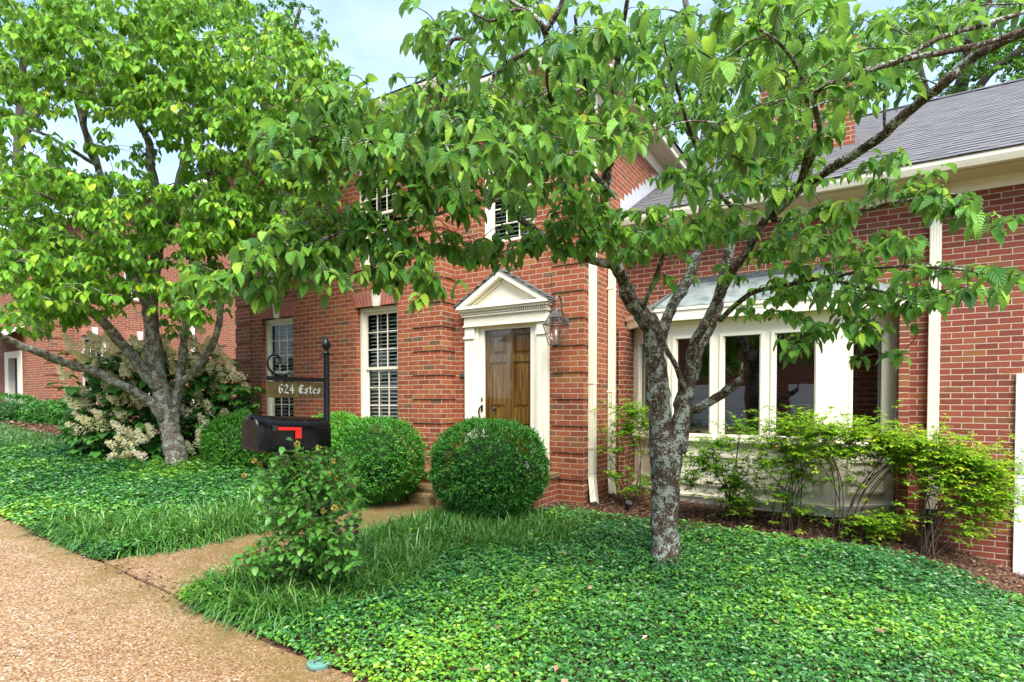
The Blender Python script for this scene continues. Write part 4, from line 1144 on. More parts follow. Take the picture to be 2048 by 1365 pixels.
# ------------------------------------------------------------------ trees
def grow(limbs, pads, leafL, nleaf, tone, root_rad=1.0, droop=(.7, 1.5), twig=.0032, seed=1, jitter=.0, rows=5, dens=1., wr=.55, grp=3, deep=False):
    """limbs: list of [(px, py, Z, r_px)...]; pads: (cx, cy, rx, ry, Z0, Z1, n[, leaf scale])"""
    global rng
    rng = np.random.default_rng(seed)
    skel = []; wood = MB(); woods = []
    for lb in limbs:
        wl = MB(); woods.append(wl)
        P = np.array([[*at(x, y, Z), pxr(r, Z)] for x, y, Z, r in lb])
        Q = spline(P, 5)
        k = len(Q)
        if k > 6:
            wob = np.cumsum(rng.normal(0, 1, (k, 3)), axis=0); wob -= np.linspace(0, 1, k)[:, None] * wob[-1]
            Q[:, :3] += wob * np.minimum(Q[:, 3:4] * .12, .006)
        rad = np.maximum(Q[:, 3], .0025) * (1 + rng.normal(0, .05, k))
        wl.tube(Q[:, :3], rad, 14 if rad.max() > .04 else 8)
        skel.append(Q[:, :3])
    skel = np.vstack(skel)
    C, S_ = [], []
    for pd in pads:
        cx, cy_, rx, ry, Z0, Z1, n = pd[:7]; n = int(round(n * dens)); ls = pd[7] if len(pd) > 7 else 1.
        a = rng.uniform(0, 2 * math.pi, n); r = np.sqrt(rng.uniform(0, 1, n))
        if deep and Z0 < 2.7: n = int(n * 1.45); a = rng.uniform(0, 2 * math.pi, n); r = np.sqrt(rng.uniform(0, 1, n))
        zz = rng.uniform(Z0, Z1, n)
        if deep and Z0 < 2.7: m_ = rng.random(n) < .6; zz[m_] = rng.uniform(max(Z1, 3.), max(Z1, 3.) + 1.5, m_.sum())
        for i in range(0, n, grp):
            c0 = at(cx + rx * r[i] * math.cos(a[i]), cy_ + ry * r[i] * math.sin(a[i]), zz[i])
            for q in range(min(grp, n - i)):
                C.append(c0 + (rng.normal(0, 1, 3) * np.array([.10, .10, .035]) if q else 0)); S_.append(ls)
    C = np.array(C); S_ = np.array(S_)
    d0 = np.array([np.min(np.sum((skel - c) ** 2, 1)) for c in C])
    order = np.argsort(d0); C = C[order]; S_ = S_[order]
    nodes = np.zeros((len(skel) + 2 * len(C), 3)); nodes[:len(skel)] = skel; nn = len(skel)
    tips = []
    for c in C:
        dd = np.sum((nodes[:nn] - c) ** 2, 1) + np.where(nodes[:nn, 2] > c[2] + .1, .05, 0)
        j = int(np.argmin(dd)); b = nodes[j]
        dist = math.sqrt(dd[j])
        mid = (b + c) / 2 + np.array([rng.normal(0, .06), rng.normal(0, .06), .10]) * dist
        pts = spline([b, mid, c], 3)
        wood.tube(pts, np.linspace(twig + .0035 * min(dist, 1.2), twig * .6, len(pts)), 5, caps=False)
        nodes[nn] = pts[3]; nodes[nn + 1] = c; nn += 2
        tips.append(nz(c - mid))
    tips = np.array(tips)
    P, D, Ls, T, Dr = [], [], [], [], []
    for c, tp, ls in zip(C, tips, S_):
        k = rng.integers(nleaf[0], nleaf[1] + 1); a0 = rng.uniform(0, 6.28)
        ct = rng.normal(0, .10)
        for i in range(k):
            a = a0 + i * 2.4 + rng.normal(0, .3)
            d = np.array([math.cos(a), math.sin(a), rng.uniform(.0, .7)]) + tp * .5
            P.append(c + np.array([rng.normal(0, .012), rng.normal(0, .012), rng.normal(0, .015)]) * ls)
            D.append(d); Ls.append(leafL * ls * min(1.25, max(.38, rng.normal(.88, .22)))); Dr.append(rng.uniform(*droop))
            T.append(np.clip(rng.normal(tone[0], tone[1]) + ct, 0, .95) if rng.random() > .004 else 1.)
        if rng.random() < .22:                        # fresh pale pair at the shoot tip
            for s in (-1, 1):
                P.append(c); D.append(np.array([s * math.cos(a0), s * math.sin(a0), 1.2])); Ls.append(leafL * ls * .4); Dr.append(.5); T.append(rng.uniform(.93, 1.))
    P = np.array(P); D = np.array(D); Ls = np.array(Ls); T = np.array(T); Dr = np.array(Dr)
    W = Ls * np.clip(rng.normal(wr, wr * .16, len(Ls)), wr * .5, wr * 1.4)
    crown = leaf_arrays(P, D, Ls, W, T, Dr, rng.uniform(.1, .85, (len(Ls), 1)), rows, rng.normal(0, .55, len(Ls)))
    return woods + [wood], crown
def tree(name, label, cat, base, wood, crown, bark, leafm, group=None, merged=False):
    t = thing(name, label, cat, base, group)
    if merged:
        for w in wood[1:]:
            b0 = len(wood[0].V); wood[0].V += w.V; wood[0].F += [tuple(b0 + i for i in f) for f in w.F]
        wood = wood[:1]
    tr = wood[0].build('trunk', bark, t, smooth=True)
    for w in wood[1:-1]: w.build('limb', bark, tr, smooth=True)
    cr = foliage('crown', [crown], leafm, t)
    if not merged: wood[-1].build('twigs', bark, cr, smooth=True)
    return t

# -- lichen covered dogwood in front of the bay
ZT = 4.8
RL = [
 [(1331, 1140, ZT, 32), (1332, 1100, ZT, 28), (1335, 1040, ZT, 26.5), (1338, 960, ZT, 28), (1337, 905, ZT, 33), (1326, 850, ZT, 24), (1319, 790, ZT, 21.5), (1314, 720, ZT, 20.5), (1308, 665, ZT, 20), (1282, 630, 4.75, 17), (1262, 600, 4.7, 15), (1246, 560, 4.62, 13), (1230, 520, 4.55, 12), (1222, 460, 4.5, 11), (1217, 400, 4.4, 10.5), (1222, 310, 4.2, 10), (1231, 205, 3.9, 6), (1244, 85, 3.6, 5), (1258, -20, 3.4, 4)],
 [(1348, 900, ZT, 25), (1362, 850, ZT, 19), (1371, 805, ZT, 16.5), (1381, 770, ZT, 14.5), (1397, 725, 4.82, 13), (1418, 680, 4.85, 12.5), (1437, 645, 4.9, 12), (1450, 580, 4.95, 11), (1462, 500, 5.0, 10.5), (1478, 430, 5.0, 9), (1500, 360, 4.9, 7), (1530, 270, 4.7, 5), (1560, 180, 4.4, 4), (1580, 90, 4.1, 3)],
 [(1372, 805, ZT, 10), (1376, 750, 4.74, 9.5), (1384, 705, 4.68, 9), (1407, 660, 4.6, 8.5), (1434, 615, 4.5, 8.5), (1462, 568, 4.4, 8.5), (1500, 510, 4.25, 8.5), (1545, 435, 4.05, 9), (1600, 392, 3.9, 9), (1690, 330, 3.6, 9.5), (1741, 294, 3.45, 9.5), (1792, 246, 3.3, 9.5), (1843, 205, 3.15, 9.5), (1895, 160, 3.0, 9.5), (1925, 130, 2.95, 9), (1970, 106, 2.85, 8.5), (2060, 62, 2.7, 8), (2200, 0, 2.5, 5)],
 [(1925, 130, 2.95, 8), (1938, 90, 2.9, 7.5), (1950, 55, 2.85, 7), (1985, -5, 2.8, 6), (2030, -80, 2.7, 4)],
 [(1316, 700, ZT, 12), (1335, 622, 4.85, 11), (1354, 585, 4.95, 10.5), (1375, 540, 5.05, 11), (1392, 480, 5.15, 10), (1400, 420, 5.2, 8), (1395, 340, 5.2, 6), (1410, 240, 5.1, 5), (1420, 130, 5.0, 4), (1450, 40, 4.9, 3)],
 [(1367, 775, 4.75, 7), (1354, 744, 4.7, 5.5), (1330, 700, 4.62, 5), (1312, 665, 4.56, 5), (1287, 632, 4.5, 6), (1268, 605, 4.5, 6), (1250, 575, 4.5, 6)],
 [(1375, 828, ZT, 10), (1432, 797, 4.68, 9.5), (1469, 769, 4.58, 8.5), (1484, 758, 4.54, 7)],
 [(1484, 760, 4.54, 2.4), (1484, 735, 4.53, 2), (1486, 725, 4.53, 1.2)],
 [(1240, 545, 4.6, 10), (1215, 530, 4.5, 9), (1150, 510, 4.3, 7.5), (1105, 490, 4.15, 7), (1060, 455, 4.0, 6.5), (1033, 428, 3.9, 7), (1022, 390, 3.75, 5), (1024, 345, 3.6, 5), (995, 318, 3.4, 4), (950, 315, 3.3, 3), (900, 300, 3.2, 2.5)],
 [(1033, 428, 3.9, 6), (1062, 405, 3.8, 4), (1080, 375, 3.7, 4), (1070, 340, 3.5, 3.5), (1040, 310, 3.2, 3), (1000, 275, 2.9, 3)],
 [(1033, 428, 3.9, 5), (1000, 398, 3.8, 4), (960, 375, 3.7, 4), (930, 372, 3.6, 4), (870, 360, 3.5, 4), (825, 345, 3.4, 6), (812, 322, 3.35, 5), (790, 315, 3.3, 4), (740, 290, 3.2, 4), (690, 285, 3.1, 3.5), (640, 280, 3.0, 3), (580, 270, 2.95, 2)],
 [(1000, 398, 3.8, 4), (940, 410, 3.65, 3.5), (860, 430, 3.5, 3.5), (780, 440, 3.4, 3), (700, 460, 3.3, 3), (620, 490, 3.2, 3), (540, 520, 3.15, 2.5), (490, 545, 3.1, 2.5), (465, 580, 3.1, 2)],
 [(1222, 330, 4.2, 7), (1182, 218, 3.8, 5), (1162, 119, 3.5, 4), (1150, 30, 3.3, 3)],
 [(1219, 390, 4.3, 7), (1150, 300, 3.7, 5), (1105, 195, 3.1, 6.5), (1093, 119, 2.9, 7), (1090, 65, 2.8, 7), (1063, 31, 2.75, 5), (1008, -8, 2.7, 4)],
 [(1090, 68, 2.8, 6), (1118, 20, 2.75, 5), (1135, -30, 2.7, 4)],
 [(1093, 105, 2.88, 4), (1060, 100, 2.85, 4.5), (1020, 125, 2.8, 4.5), (990, 150, 2.75, 3.5), (985, 170, 2.72, 2)],
 [(1063, 31, 2.75, 3), (1030, 18, 2.7, 3), (985, 42, 2.65, 3), (945, 27, 2.6, 2)],
 [(825, 345, 3.4, 4), (870, 240, 3.3, 4), (890, 140, 3.2, 4.5), (905, 85, 3.15, 4), (935, 80, 3.1, 2)],
 [(1550, 430, 4.05, 6), (1590, 390, 3.8, 4), (1640, 280, 3.2, 5), (1631, 191, 2.6, 5), (1690, 154, 2.5, 6), (1792, 123, 2.45, 6), (1843, 113, 2.42, 5.5), (1960, 90, 2.4, 5.5), (2060, 55, 2.35, 5)],
 [(1792, 123, 2.45, 4), (1850, 95, 2.42, 5), (1900, 70, 2.4, 5), (1990, 45, 2.38, 5), (2060, 20, 2.35, 4)],
 [(1592, 392, 3.9, 6), (1612, 330, 3.6, 6), (1622, 250, 3.2, 5), (1600, 150, 2.6, 4), (1560, 90, 2.2, 3), (1520, 60, 1.9, 2.5)],
 [(1440, 640, 4.8, 6), (1500, 590, 4.4, 5), (1580, 570, 4.0, 4.5), (1650, 560, 3.7, 4), (1720, 575, 3.5, 3.5), (1790, 590, 3.35, 3), (1840, 605, 3.3, 2)],
 [(1545, 440, 4.05, 5), (1610, 440, 3.8, 4), (1700, 430, 3.5, 4), (1790, 405, 3.3, 3.5), (1880, 400, 3.1, 3), (1960, 415, 3.0, 2)],
 [(1650, 560, 3.7, 3), (1760, 535, 3.3, 3), (1880, 535, 2.9, 3), (1960, 545, 2.6, 2.5), (1990, 555, 2.5, 2)],
 [(1770, 270, 3.4, 3), (1770, 200, 3.3, 2.5), (1780, 160, 3.3, 2)],
 [(1478, 430, 5.0, 5), (1430, 380, 4.6, 4), (1390, 290, 4.2, 4), (1360, 190, 3.8, 4), (1330, 90, 3.5, 3)],
 [(1280, 628, 4.7, 6), (1310, 560, 4.4, 5), (1330, 500, 4.1, 4), (1350, 470, 3.9, 3)],
]
RP = [
 (455, 590, 40, 45, 3.0, 3.25, 8), (510, 555, 55, 45, 3.0, 3.3, 13), (575, 545, 55, 40, 3.05, 3.4, 12), (650, 530, 65, 40, 3.1, 3.5, 14), (730, 505, 65, 50, 3.1, 3.5, 16), (795, 520, 55, 40, 3.1, 3.5, 12), (848, 575, 32, 45, 3.2, 3.4, 7),
 (680, 455, 100, 40, 3.1, 3.6, 20), (780, 430, 90, 45, 3.1, 3.7, 22), (600, 470, 80, 35, 3.0, 3.5, 14), (520, 500, 60, 35, 3.0, 3.4, 9),
 (560, 290, 50, 40, 2.7, 3.1, 8), (620, 290, 70, 50, 2.7, 3.2, 16), (700, 260, 80, 60, 2.8, 3.4, 22), (790, 270, 80, 60, 2.8, 3.5, 22), (640, 210, 60, 50, 2.8, 3.2, 10), (740, 200, 60, 30, 3., 3.4, 8),
 (860, 220, 60, 70, 2.6, 3.4, 18), (940, 270, 80, 55, 2.0, 2.6, 14), (1030, 290, 80, 60, 1.95, 2.6, 16), (1120, 300, 80, 60, 2.0, 2.8, 18), (1205, 270, 60, 45, 2.0, 2.8, 12), (940, 200, 80, 50, 2.6, 3.6, 18), (1030, 200, 70, 50, 2.6, 3.6, 16), (1120, 210, 70, 50, 2.8, 4.0, 14),
 (885, 95, 50, 70, 2.9, 3.4, 16), (905, 40, 35, 35, 2.9, 3.3, 5), (990, 60, 65, 45, 2.5, 3.0, 11), (1020, 130, 65, 40, 2.5, 3.1, 10), (1110, 110, 60, 60, 2.3, 3.3, 11), (1060, 30, 60, 30, 2.4, 3.0, 7), (1170, 60, 70, 60, 2.8, 3.6, 13), (1200, 150, 60, 60, 3.0, 4.0, 14),
 (720, 350, 110, 45, 3.1, 3.7, 24), (850, 350, 90, 50, 3.1, 3.8, 24), (950, 350, 80, 45, 3.0, 3.9, 20), (1060, 370, 90, 40, 2.8, 3.9, 18), (880, 400, 60, 30, 3.3, 3.8, 9), (1150, 390, 60, 50, 3.2, 4.3, 14),
 (905, 480, 34, 32, 3.5, 3.8, 8), (955, 510, 40, 30, 3.7, 4.0, 8), (1010, 510, 30, 35, 3.7, 4.0, 5), (1075, 495, 60, 30, 3.8, 4.2, 11), (1160, 470, 65, 32, 3.5, 4.4, 14), (1150, 435, 70, 30, 3.4, 4.3, 12),
 (1240, 455, 65, 38, 3.3, 4.4, 16), (1300, 470, 70, 32, 3.3, 4.2, 16), (1370, 465, 65, 38, 3.4, 4.6, 16), (1440, 470, 55, 45, 3.8, 4.9, 14), (1310, 520, 60, 35, 4.0, 4.6, 8), (1200, 500, 40, 30, 4.2, 4.6, 6),
 (1280, 200, 60, 80, 3.4, 4.6, 18), (1300, 90, 90, 80, 2.8, 4.2, 24), (1400, 80, 90, 80, 2.2, 4.0, 22), (1480, 90, 80, 80, 1.8, 3.0, 16), (1570, 80, 80, 80, 1.7, 2.6, 17), (1400, 200, 80, 80, 2.6, 4.4, 22), (1490, 210, 80, 80, 1.8, 3.4, 17), (1570, 200, 70, 80, 1.9, 3.2, 16),
 (1640, 70, 70, 60, 2.1, 2.8, 13), (1730, 70, 70, 55, 2.2, 2.8, 11), (1690, 140, 60, 50, 2.3, 2.9, 9), (1620, 150, 60, 50, 2.2, 3.2, 10), (1500, 310, 80, 55, 2.0, 4.0, 17), (1590, 290, 60, 45, 2.4, 3.6, 11), (1430, 320, 70, 55, 2.8, 4.6, 16), (1520, 380, 70, 50, 2.8, 4.4, 15), (1370, 320, 50, 60, 3.6, 4.9, 9), (1450, 400, 60, 45, 3.6, 4.8, 12),
 (1820, 70, 60, 45, 2.3, 2.8, 5), (1890, 50, 60, 45, 2.3, 2.8, 5), (1960, 30, 50, 30, 2.3, 2.8, 4), (1770, 150, 50, 40, 2.8, 3.3, 5), (1840, 150, 30, 25, 2.9, 3.2, 2), (1630, 260, 50, 40, 2.7, 3.5, 7), (1690, 190, 40, 30, 2.8, 3.3, 4),
 (1530, 560, 80, 45, 3.7, 4.6, 15), (1630, 575, 80, 50, 3.5, 4.2, 17), (1720, 590, 70, 50, 3.2, 3.8, 15), (1600, 500, 90, 40, 3.5, 4.3, 16), (1700, 500, 80, 40, 3.3, 4.0, 14), (1790, 530, 60, 50, 3.0, 3.5, 11), (1840, 570, 45, 55, 3.0, 3.5, 10), (1750, 650, 45, 45, 3.2, 3.5, 8), (1660, 650, 40, 30, 3.4, 3.8, 6), (1590, 640, 40, 30, 3.6, 4.0, 5), (1605, 690, 25, 18, 3.5, 3.7, 2), (1770, 700, 22, 16, 3.3, 3.5, 2), (1520, 620, 40, 28, 4., 4.4, 4),
 (1640, 440, 60, 30, 3.4, 3.9, 8), (1700, 420, 60, 30, 3.2, 3.7, 7), (1780, 370, 55, 30, 3.1, 3.5, 6), (1860, 395, 50, 25, 2.9, 3.2, 7), (1930, 415, 40, 22, 2.85, 3.1, 6), (1975, 430, 22, 15, 2.85, 3.0, 2), (1830, 310, 30, 25, 3.1, 3.4, 2), (1905, 480, 10, 12, 2.8, 3.0, 0),
 (1560, 340, 60, 40, 3.8, 4.6, 9),
 (1990, 560, 22, 16, 2.4, 2.55, 4, 1.15), (1925, 575, 22, 12, 2.7, 2.85, 3), (1880, 590, 25, 30, 2.9, 3.2, 5), (1745, 345, 40, 18, 3.3, 3.6, 4),
]
b = at(1331, 1126, ZT)
wood, crown = grow(RL, RP, .104, (4, 7), (.50, .27), seed=11, droop=(.6, 2.6), dens=1.5, wr=.50, deep=True)
tree('dogwood_tree', 'lichen spotted forked dogwood with large drooping leaves in front of the bay window', 'tree', (b[0], b[1], float(g(b[0], b[1]))), wood, crown, M_bark, L_dog)

# -- dogwood on the left lawn bed
ZL = 8.3
def sc_l(l): return [(x, y, ZL + dz, r) for x, y, dz, r in l]
LL = [sc_l(l) for l in [
 [(353, 945, 0, 24), (351, 915, 0, 20), (342, 872, 0, 18), (331, 835, 0, 17.5), (322, 790, 0, 16.5), (315, 745, 0, 15.5), (309, 700, 0, 15), (304, 637, 0, 13.5), (301, 585, 0, 13), (308, 517, .1, 11), (320, 470, .1, 10), (342, 430, .2, 9), (360, 359, .2, 9), (374, 300, .2, 7), (385, 230, .1, 5), (400, 150, 0, 4), (430, 70, -.1, 3)],
 [(304, 640, 0, 11), (282, 590, -.1, 9), (253, 534, -.2, 8), (236, 510, -.3, 7), (191, 473, -.6, 6), (150, 430, -.9, 5), (110, 400, -1.1, 4), (60, 380, -1.4, 3)],
 [(250, 535, -.2, 8), (232, 486, 0, 8), (222, 461, .1, 8), (215, 400, .1, 7), (195, 330, .2, 6), (172, 260, .2, 6), (150, 200, .1, 4), (120, 130, 0, 3)],
 [(320, 470, .1, 8), (312, 372, 0, 7), (303, 320, -.1, 7), (301, 290, -.1, 7), (284, 253, -.2, 6), (270, 222, -.3, 6), (250, 170, -.4, 4), (220, 110, -.6, 3)],
 [(318, 778, -.03, 11), (292, 748, -.1, 11), (249, 692, -.3, 10), (205, 640, -.5, 10), (164, 603, -.7, 7), (130, 582, -.9, 6), (90, 550, -1.2, 4), (40, 520, -1.5, 3)],
 [(330, 838, -.03, 11), (308, 811, -.1, 10), (280, 791, -.2, 9), (222, 760, -.5, 9), (178, 739, -.7, 9), (120, 719, -1.0, 8), (68, 702, -1.3, 7.5), (27, 685, -1.5, 7), (-20, 660, -1.8, 6), (-80, 630, -2.1, 4)],
 [(356, 925, .05, 9), (348, 870, .06, 9), (346, 830, .06, 8.5), (349, 800, .06, 8.5), (354, 756, .05, 8), (362, 688, .1, 7.5), (366, 637, .1, 7), (369, 586, .1, 6.5), (379, 534, .2, 6), (383, 450, .2, 6), (410, 380, .1, 5), (450, 330, 0, 4), (500, 290, -.2, 4), (560, 250, -.4, 3)],
 [(347, 815, .05, 6), (362, 774, 0, 7), (393, 739, -.1, 7), (427, 688, -.2, 6.5), (441, 637, -.3, 6), (446, 600, -.3, 4), (455, 540, -.3, 3)],
 [(374, 365, .2, 6), (430, 340, 0, 5), (480, 300, -.2, 4.5), (540, 250, -.5, 4), (600, 200, -.8, 3)],
 [(300, 560, 0, 5), (285, 480, -.2, 4), (290, 420, -.4, 3.5), (330, 400, -.6, 3)],
 [(192, 330, .2, 4), (140, 300, -.2, 4), (90, 270, -.6, 3), (30, 250, -1., 3)],
 [(195, 338, .1, 5), (175, 300, -.1, 5), (168, 240, -.3, 5), (180, 190, -.5, 4), (185, 140, -.6, 3)],
]]
zr = (ZL - 1.9, ZL + .9)
def LPd(cx, cy_, rx, ry, n, a=-1.9, b=.8, s=1.): return (cx, cy_, rx, ry, ZL + a, ZL + b, n, s)
LP = [LPd(*p) for p in [
 (60, -10, 90, 50, 34), (180, -20, 110, 50, 40), (300, -10, 110, 50, 36), (420, -10, 90, 40, 26), (-20, 120, 50, 90, 24), (-20, 300, 40, 80, 14), (-20, 480, 40, 100, 22), (640, 250, 60, 50, 20), (590, 300, 60, 50, 20), (440, 470, 60, 50, 24),
 (40, 560, 60, 60, 30), (120, 590, 80, 40, 30), (190, 600, 60, 30, 16), (60, 650, 60, 20, 12), (150, 520, 90, 40, 30), (250, 540, 50, 40, 16), (420, 520, 50, 60, 26), (380, 590, 50, 50, 18), (430, 470, 70, 50, 30), (500, 430, 70, 50, 30), (560, 340, 60, 50, 22), (340, 500, 50, 40, 14), (20, 480, 40, 80, 24), (500, 60, 90, 40, 26), (590, 80, 60, 40, 18), (180, 30, 120, 30, 26), (60, 50, 60, 40, 20), (400, 30, 80, 30, 18), (250, 300, 60, 25, 8), (110, 320, 50, 30, 12),
 (640, 130, 50, 60, 22), (660, 220, 50, 50, 22), (600, 110, 50, 40, 18), (690, 170, 30, 30, 6), (380, 470, 50, 40, 16), (470, 400, 60, 50, 26), (300, 470, 50, 40, 14),
 (50, 120, 75, 50, 46), (150, 90, 110, 55, 74), (270, 80, 110, 50, 74), (330, 130, 120, 55, 90), (450, 120, 100, 50, 74), (555, 145, 75, 50, 54), (620, 200, 50, 45, 32), (500, 205, 105, 45, 70), (400, 190, 105, 45, 72), (250, 165, 105, 45, 72), (120, 180, 105, 45, 66), (30, 225, 60, 40, 34),
 (30, 330, 45, 50, 24), (40, 400, 55, 50, 46), (110, 375, 75, 40, 50), (200, 385, 85, 40, 56), (280, 400, 75, 45, 54), (60, 480, 75, 55, 62), (150, 470, 85, 50, 66), (240, 460, 75, 45, 48), (340, 420, 60, 45, 34), (430, 370, 75, 55, 60), (470, 300, 85, 45, 60), (560, 270, 70, 50, 48), (430, 245, 85, 40, 50), (540, 400, 70, 55, 52), (440, 445, 75, 45, 46), (520, 480, 70, 45, 42), (600, 340, 55, 50, 34), (620, 285, 45, 45, 24),
 (60, 570, 75, 50, 52), (150, 560, 75, 40, 42), (90, 625, 90, 28, 34), (210, 560, 55, 35, 22), (325, 560, 45, 40, 20), (395, 530, 45, 45, 24), (350, 640, 36, 30, 9), (400, 600, 36, 40, 16), (270, 500, 60, 30, 22), (30, 60, 40, 30, 6), (330, 40, 70, 40, 26), (200, 40, 70, 30, 22),
 (200, 285, 30, 30, 4), (330, 270, 40, 30, 14), (260, 330, 40, 20, 6), (90, 300, 50, 20, 10), (260, 215, 60, 25, 22), (350, 230, 60, 25, 24)]]
b = at(352, 932, ZL)
wood, crown = grow(LL, LP, .128, (4, 7), (.52, .22), seed=23, droop=(.9, 2.4), rows=4, twig=.004, wr=.58, dens=1.9)
tree('dogwood_tree', 'spreading multi stemmed dogwood in front of the flowering hydrangea', 'tree', (b[0], b[1], float(g(b[0], b[1]))), wood, crown, M_bark2, L_dog2)

# -- background trees
def back_tree(label, limbs, pads, seed, leaf=.13, tone=(.45, .22), mat=L_far):
    wood, crown = grow(limbs, pads, leaf, (5, 8), tone, seed=seed, droop=(.2, 1.1), rows=3, twig=.006, wr=.6)
    x, y, Z, r = limbs[0][0]; b = at(x, y, Z)
    tree('background_tree', label, 'tree', (b[0], b[1], float(g(b[0], b[1]))), wood, crown, M_barkfar, mat, 'trees behind the houses', True)
def zgp(x, Z): # pixel row of the ground at this column and distance
    p = at(x, 800, Z); return 800 - float(g(p[0], p[1])) * FOC / Z
back_tree('tall dark limbed tree behind the garage wing roof, farthest from the main house', [[(1900, zgp(1900, 19), 19, 22), (1900, 500, 19, 18), (1905, 300, 19, 15), (1930, 150, 19, 11), (1990, 40, 19, 8), (2050, -60, 19, 5)], [(1905, 300, 19, 11), (1960, 170, 18.5, 8), (2040, 100, 18, 6), (2140, 20, 18, 4)], [(1903, 330, 19, 9), (1850, 180, 19, 6), (1830, 60, 19, 4)]],
          [(1990, 60, 90, 70, 17, 20.5, 330), (2040, 120, 60, 60, 17, 20.5, 200), (1930, 130, 60, 50, 17.5, 20, 150), (1880, 30, 70, 50, 17.5, 20, 120), (2100, 60, 60, 90, 17, 20, 150), (1860, 190, 50, 30, 18, 20, 50)], 31, .17)
back_tree('broad leafy tree behind the garage roof beside the wing chimney', [[(1690, zgp(1690, 17), 17, 24), (1690, 500, 17, 20), (1695, 320, 17, 18), (1690, 205, 17, 15), (1760, 130, 16.8, 12), (1843, 68, 16.5, 10), (1930, 10, 16.3, 7), (2000, -50, 16, 4)], [(1690, 240, 17, 12), (1630, 130, 17, 8), (1580, 20, 17, 5)]],
          [(1680, 180, 90, 60, 15.5, 18.5, 190), (1750, 90, 90, 60, 15.5, 18, 180), (1620, 80, 90, 70, 15.5, 18.5, 190), (1840, 50, 70, 50, 15.5, 17.5, 100), (1560, 160, 80, 70, 15.5, 18.5, 160)], 32, .16)
back_tree('dense tree rising behind the corner between house and wing', [[(1420, zgp(1420, 18), 18, 22), (1420, 500, 18, 18), (1425, 300, 18, 14), (1400, 150, 18, 9), (1370, 0, 18, 5)], [(1424, 320, 18, 10), (1490, 180, 18, 7), (1520, 60, 18, 4)], [(1424, 330, 18, 9), (1340, 200, 18, 7), (1290, 80, 18, 4)]],
          [(1420, 200, 110, 80, 16, 20, 170), (1320, 110, 90, 80, 16, 20, 130), (1500, 110, 90, 80, 16, 20, 120), (1400, 60, 110, 60, 16, 20, 120), (1490, 270, 80, 50, 16.5, 19, 70), (1370, 280, 60, 40, 16.5, 19, 40)], 33, .18)
back_tree('tall bright tree rising behind the main house roof chimney', [[(560, zgp(560, 25), 25, 16), (560, 500, 25, 13), (540, 250, 25, 9), (490, 100, 25, 7), (460, -20, 25, 4)], [(542, 260, 25, 7), (570, 120, 25, 5), (600, 20, 25, 3)], [(540, 270, 25, 6), (400, 130, 25, 4), (340, 0, 25, 3)]],
          [(560, 45, 85, 45, 23, 27, 170), (450, 30, 80, 40, 23, 27, 140), (360, 30, 70, 40, 23, 27, 90), (610, 75, 45, 20, 24, 26, 45), (500, 110, 60, 30, 24, 26, 50)], 34, .19)
back_tree('leafy tree above the roof of the neighbouring house', [[(30, zgp(30, 36), 36, 15), (30, 500, 36, 12), (40, 250, 36, 8), (50, 60, 36, 5)], [(36, 300, 36, 6), (110, 150, 36, 4), (150, 30, 36, 3)]],
          [(40, 40, 80, 50, 34, 38, 170), (130, 50, 60, 45, 34, 38, 90), (30, 130, 60, 50, 34, 38, 90)], 35, .27)

# ------------------------------------------------------------------ shrubs
def clipped_shrub(name, label, cx, cy_, zb, zt, rx, ry, n, seed, mat=L_box, leaf=.028, tone=.45, sq=2.3, group='clipped boxwood mounds'):
    global rng
    rng = np.random.default_rng(seed)
    t = thing(name, label, 'shrub', (cx, cy_, zb), group)
    zc = zb + (zt - zb) * .50; rz = (zt - zb) * .5
    d = rdir(n, -1., 1.)
    k = (np.abs(d[:, 0]) ** sq + np.abs(d[:, 1]) ** sq + np.abs(d[:, 2]) ** sq) ** (-1 / sq)
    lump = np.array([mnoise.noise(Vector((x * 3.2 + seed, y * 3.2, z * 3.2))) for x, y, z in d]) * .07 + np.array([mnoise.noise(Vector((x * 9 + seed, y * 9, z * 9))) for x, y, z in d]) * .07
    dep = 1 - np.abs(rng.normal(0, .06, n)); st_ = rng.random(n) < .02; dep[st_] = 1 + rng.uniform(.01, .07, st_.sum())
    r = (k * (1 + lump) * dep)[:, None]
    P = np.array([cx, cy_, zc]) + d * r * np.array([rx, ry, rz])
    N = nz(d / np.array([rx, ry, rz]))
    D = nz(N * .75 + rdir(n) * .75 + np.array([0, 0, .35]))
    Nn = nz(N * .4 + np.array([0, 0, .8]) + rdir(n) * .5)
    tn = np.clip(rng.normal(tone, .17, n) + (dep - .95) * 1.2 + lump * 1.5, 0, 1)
    L = leaf * rng.uniform(.7, 1.3, n)
    # each sprig: a few leaves along a short shoot
    sp_ = []
    for s in range(3):
        off = D * (L * .45 * s)[:, None]
        Ds = nz(D + rdir(n) * .75)
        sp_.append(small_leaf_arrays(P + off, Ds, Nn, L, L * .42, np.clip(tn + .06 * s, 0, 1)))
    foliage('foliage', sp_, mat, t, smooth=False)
    mb = MB(); rs = np.random.default_rng(seed)
    for i in range(14):
        a = rs.uniform(0, 6.28); q = rs.uniform(.3, .85)
        e = (cx + rx * q * math.cos(a), cy_ + ry * q * math.sin(a), zb + (zt - zb) * rs.uniform(.35, .8))
        mb.tube(spline([(cx + .05 * math.cos(a), cy_ + .05 * math.sin(a), zb - .03), (cx + rx * q * .4 * math.cos(a), cy_ + ry * q * .4 * math.sin(a), zb + (zt - zb) * .3), e], 3), [.014, .012, .011, .009, .008, .006, .004], 5)
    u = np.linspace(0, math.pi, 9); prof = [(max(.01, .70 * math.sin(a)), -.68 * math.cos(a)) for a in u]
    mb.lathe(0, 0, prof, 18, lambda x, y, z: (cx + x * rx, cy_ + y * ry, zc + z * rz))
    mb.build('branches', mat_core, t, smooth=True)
    return t
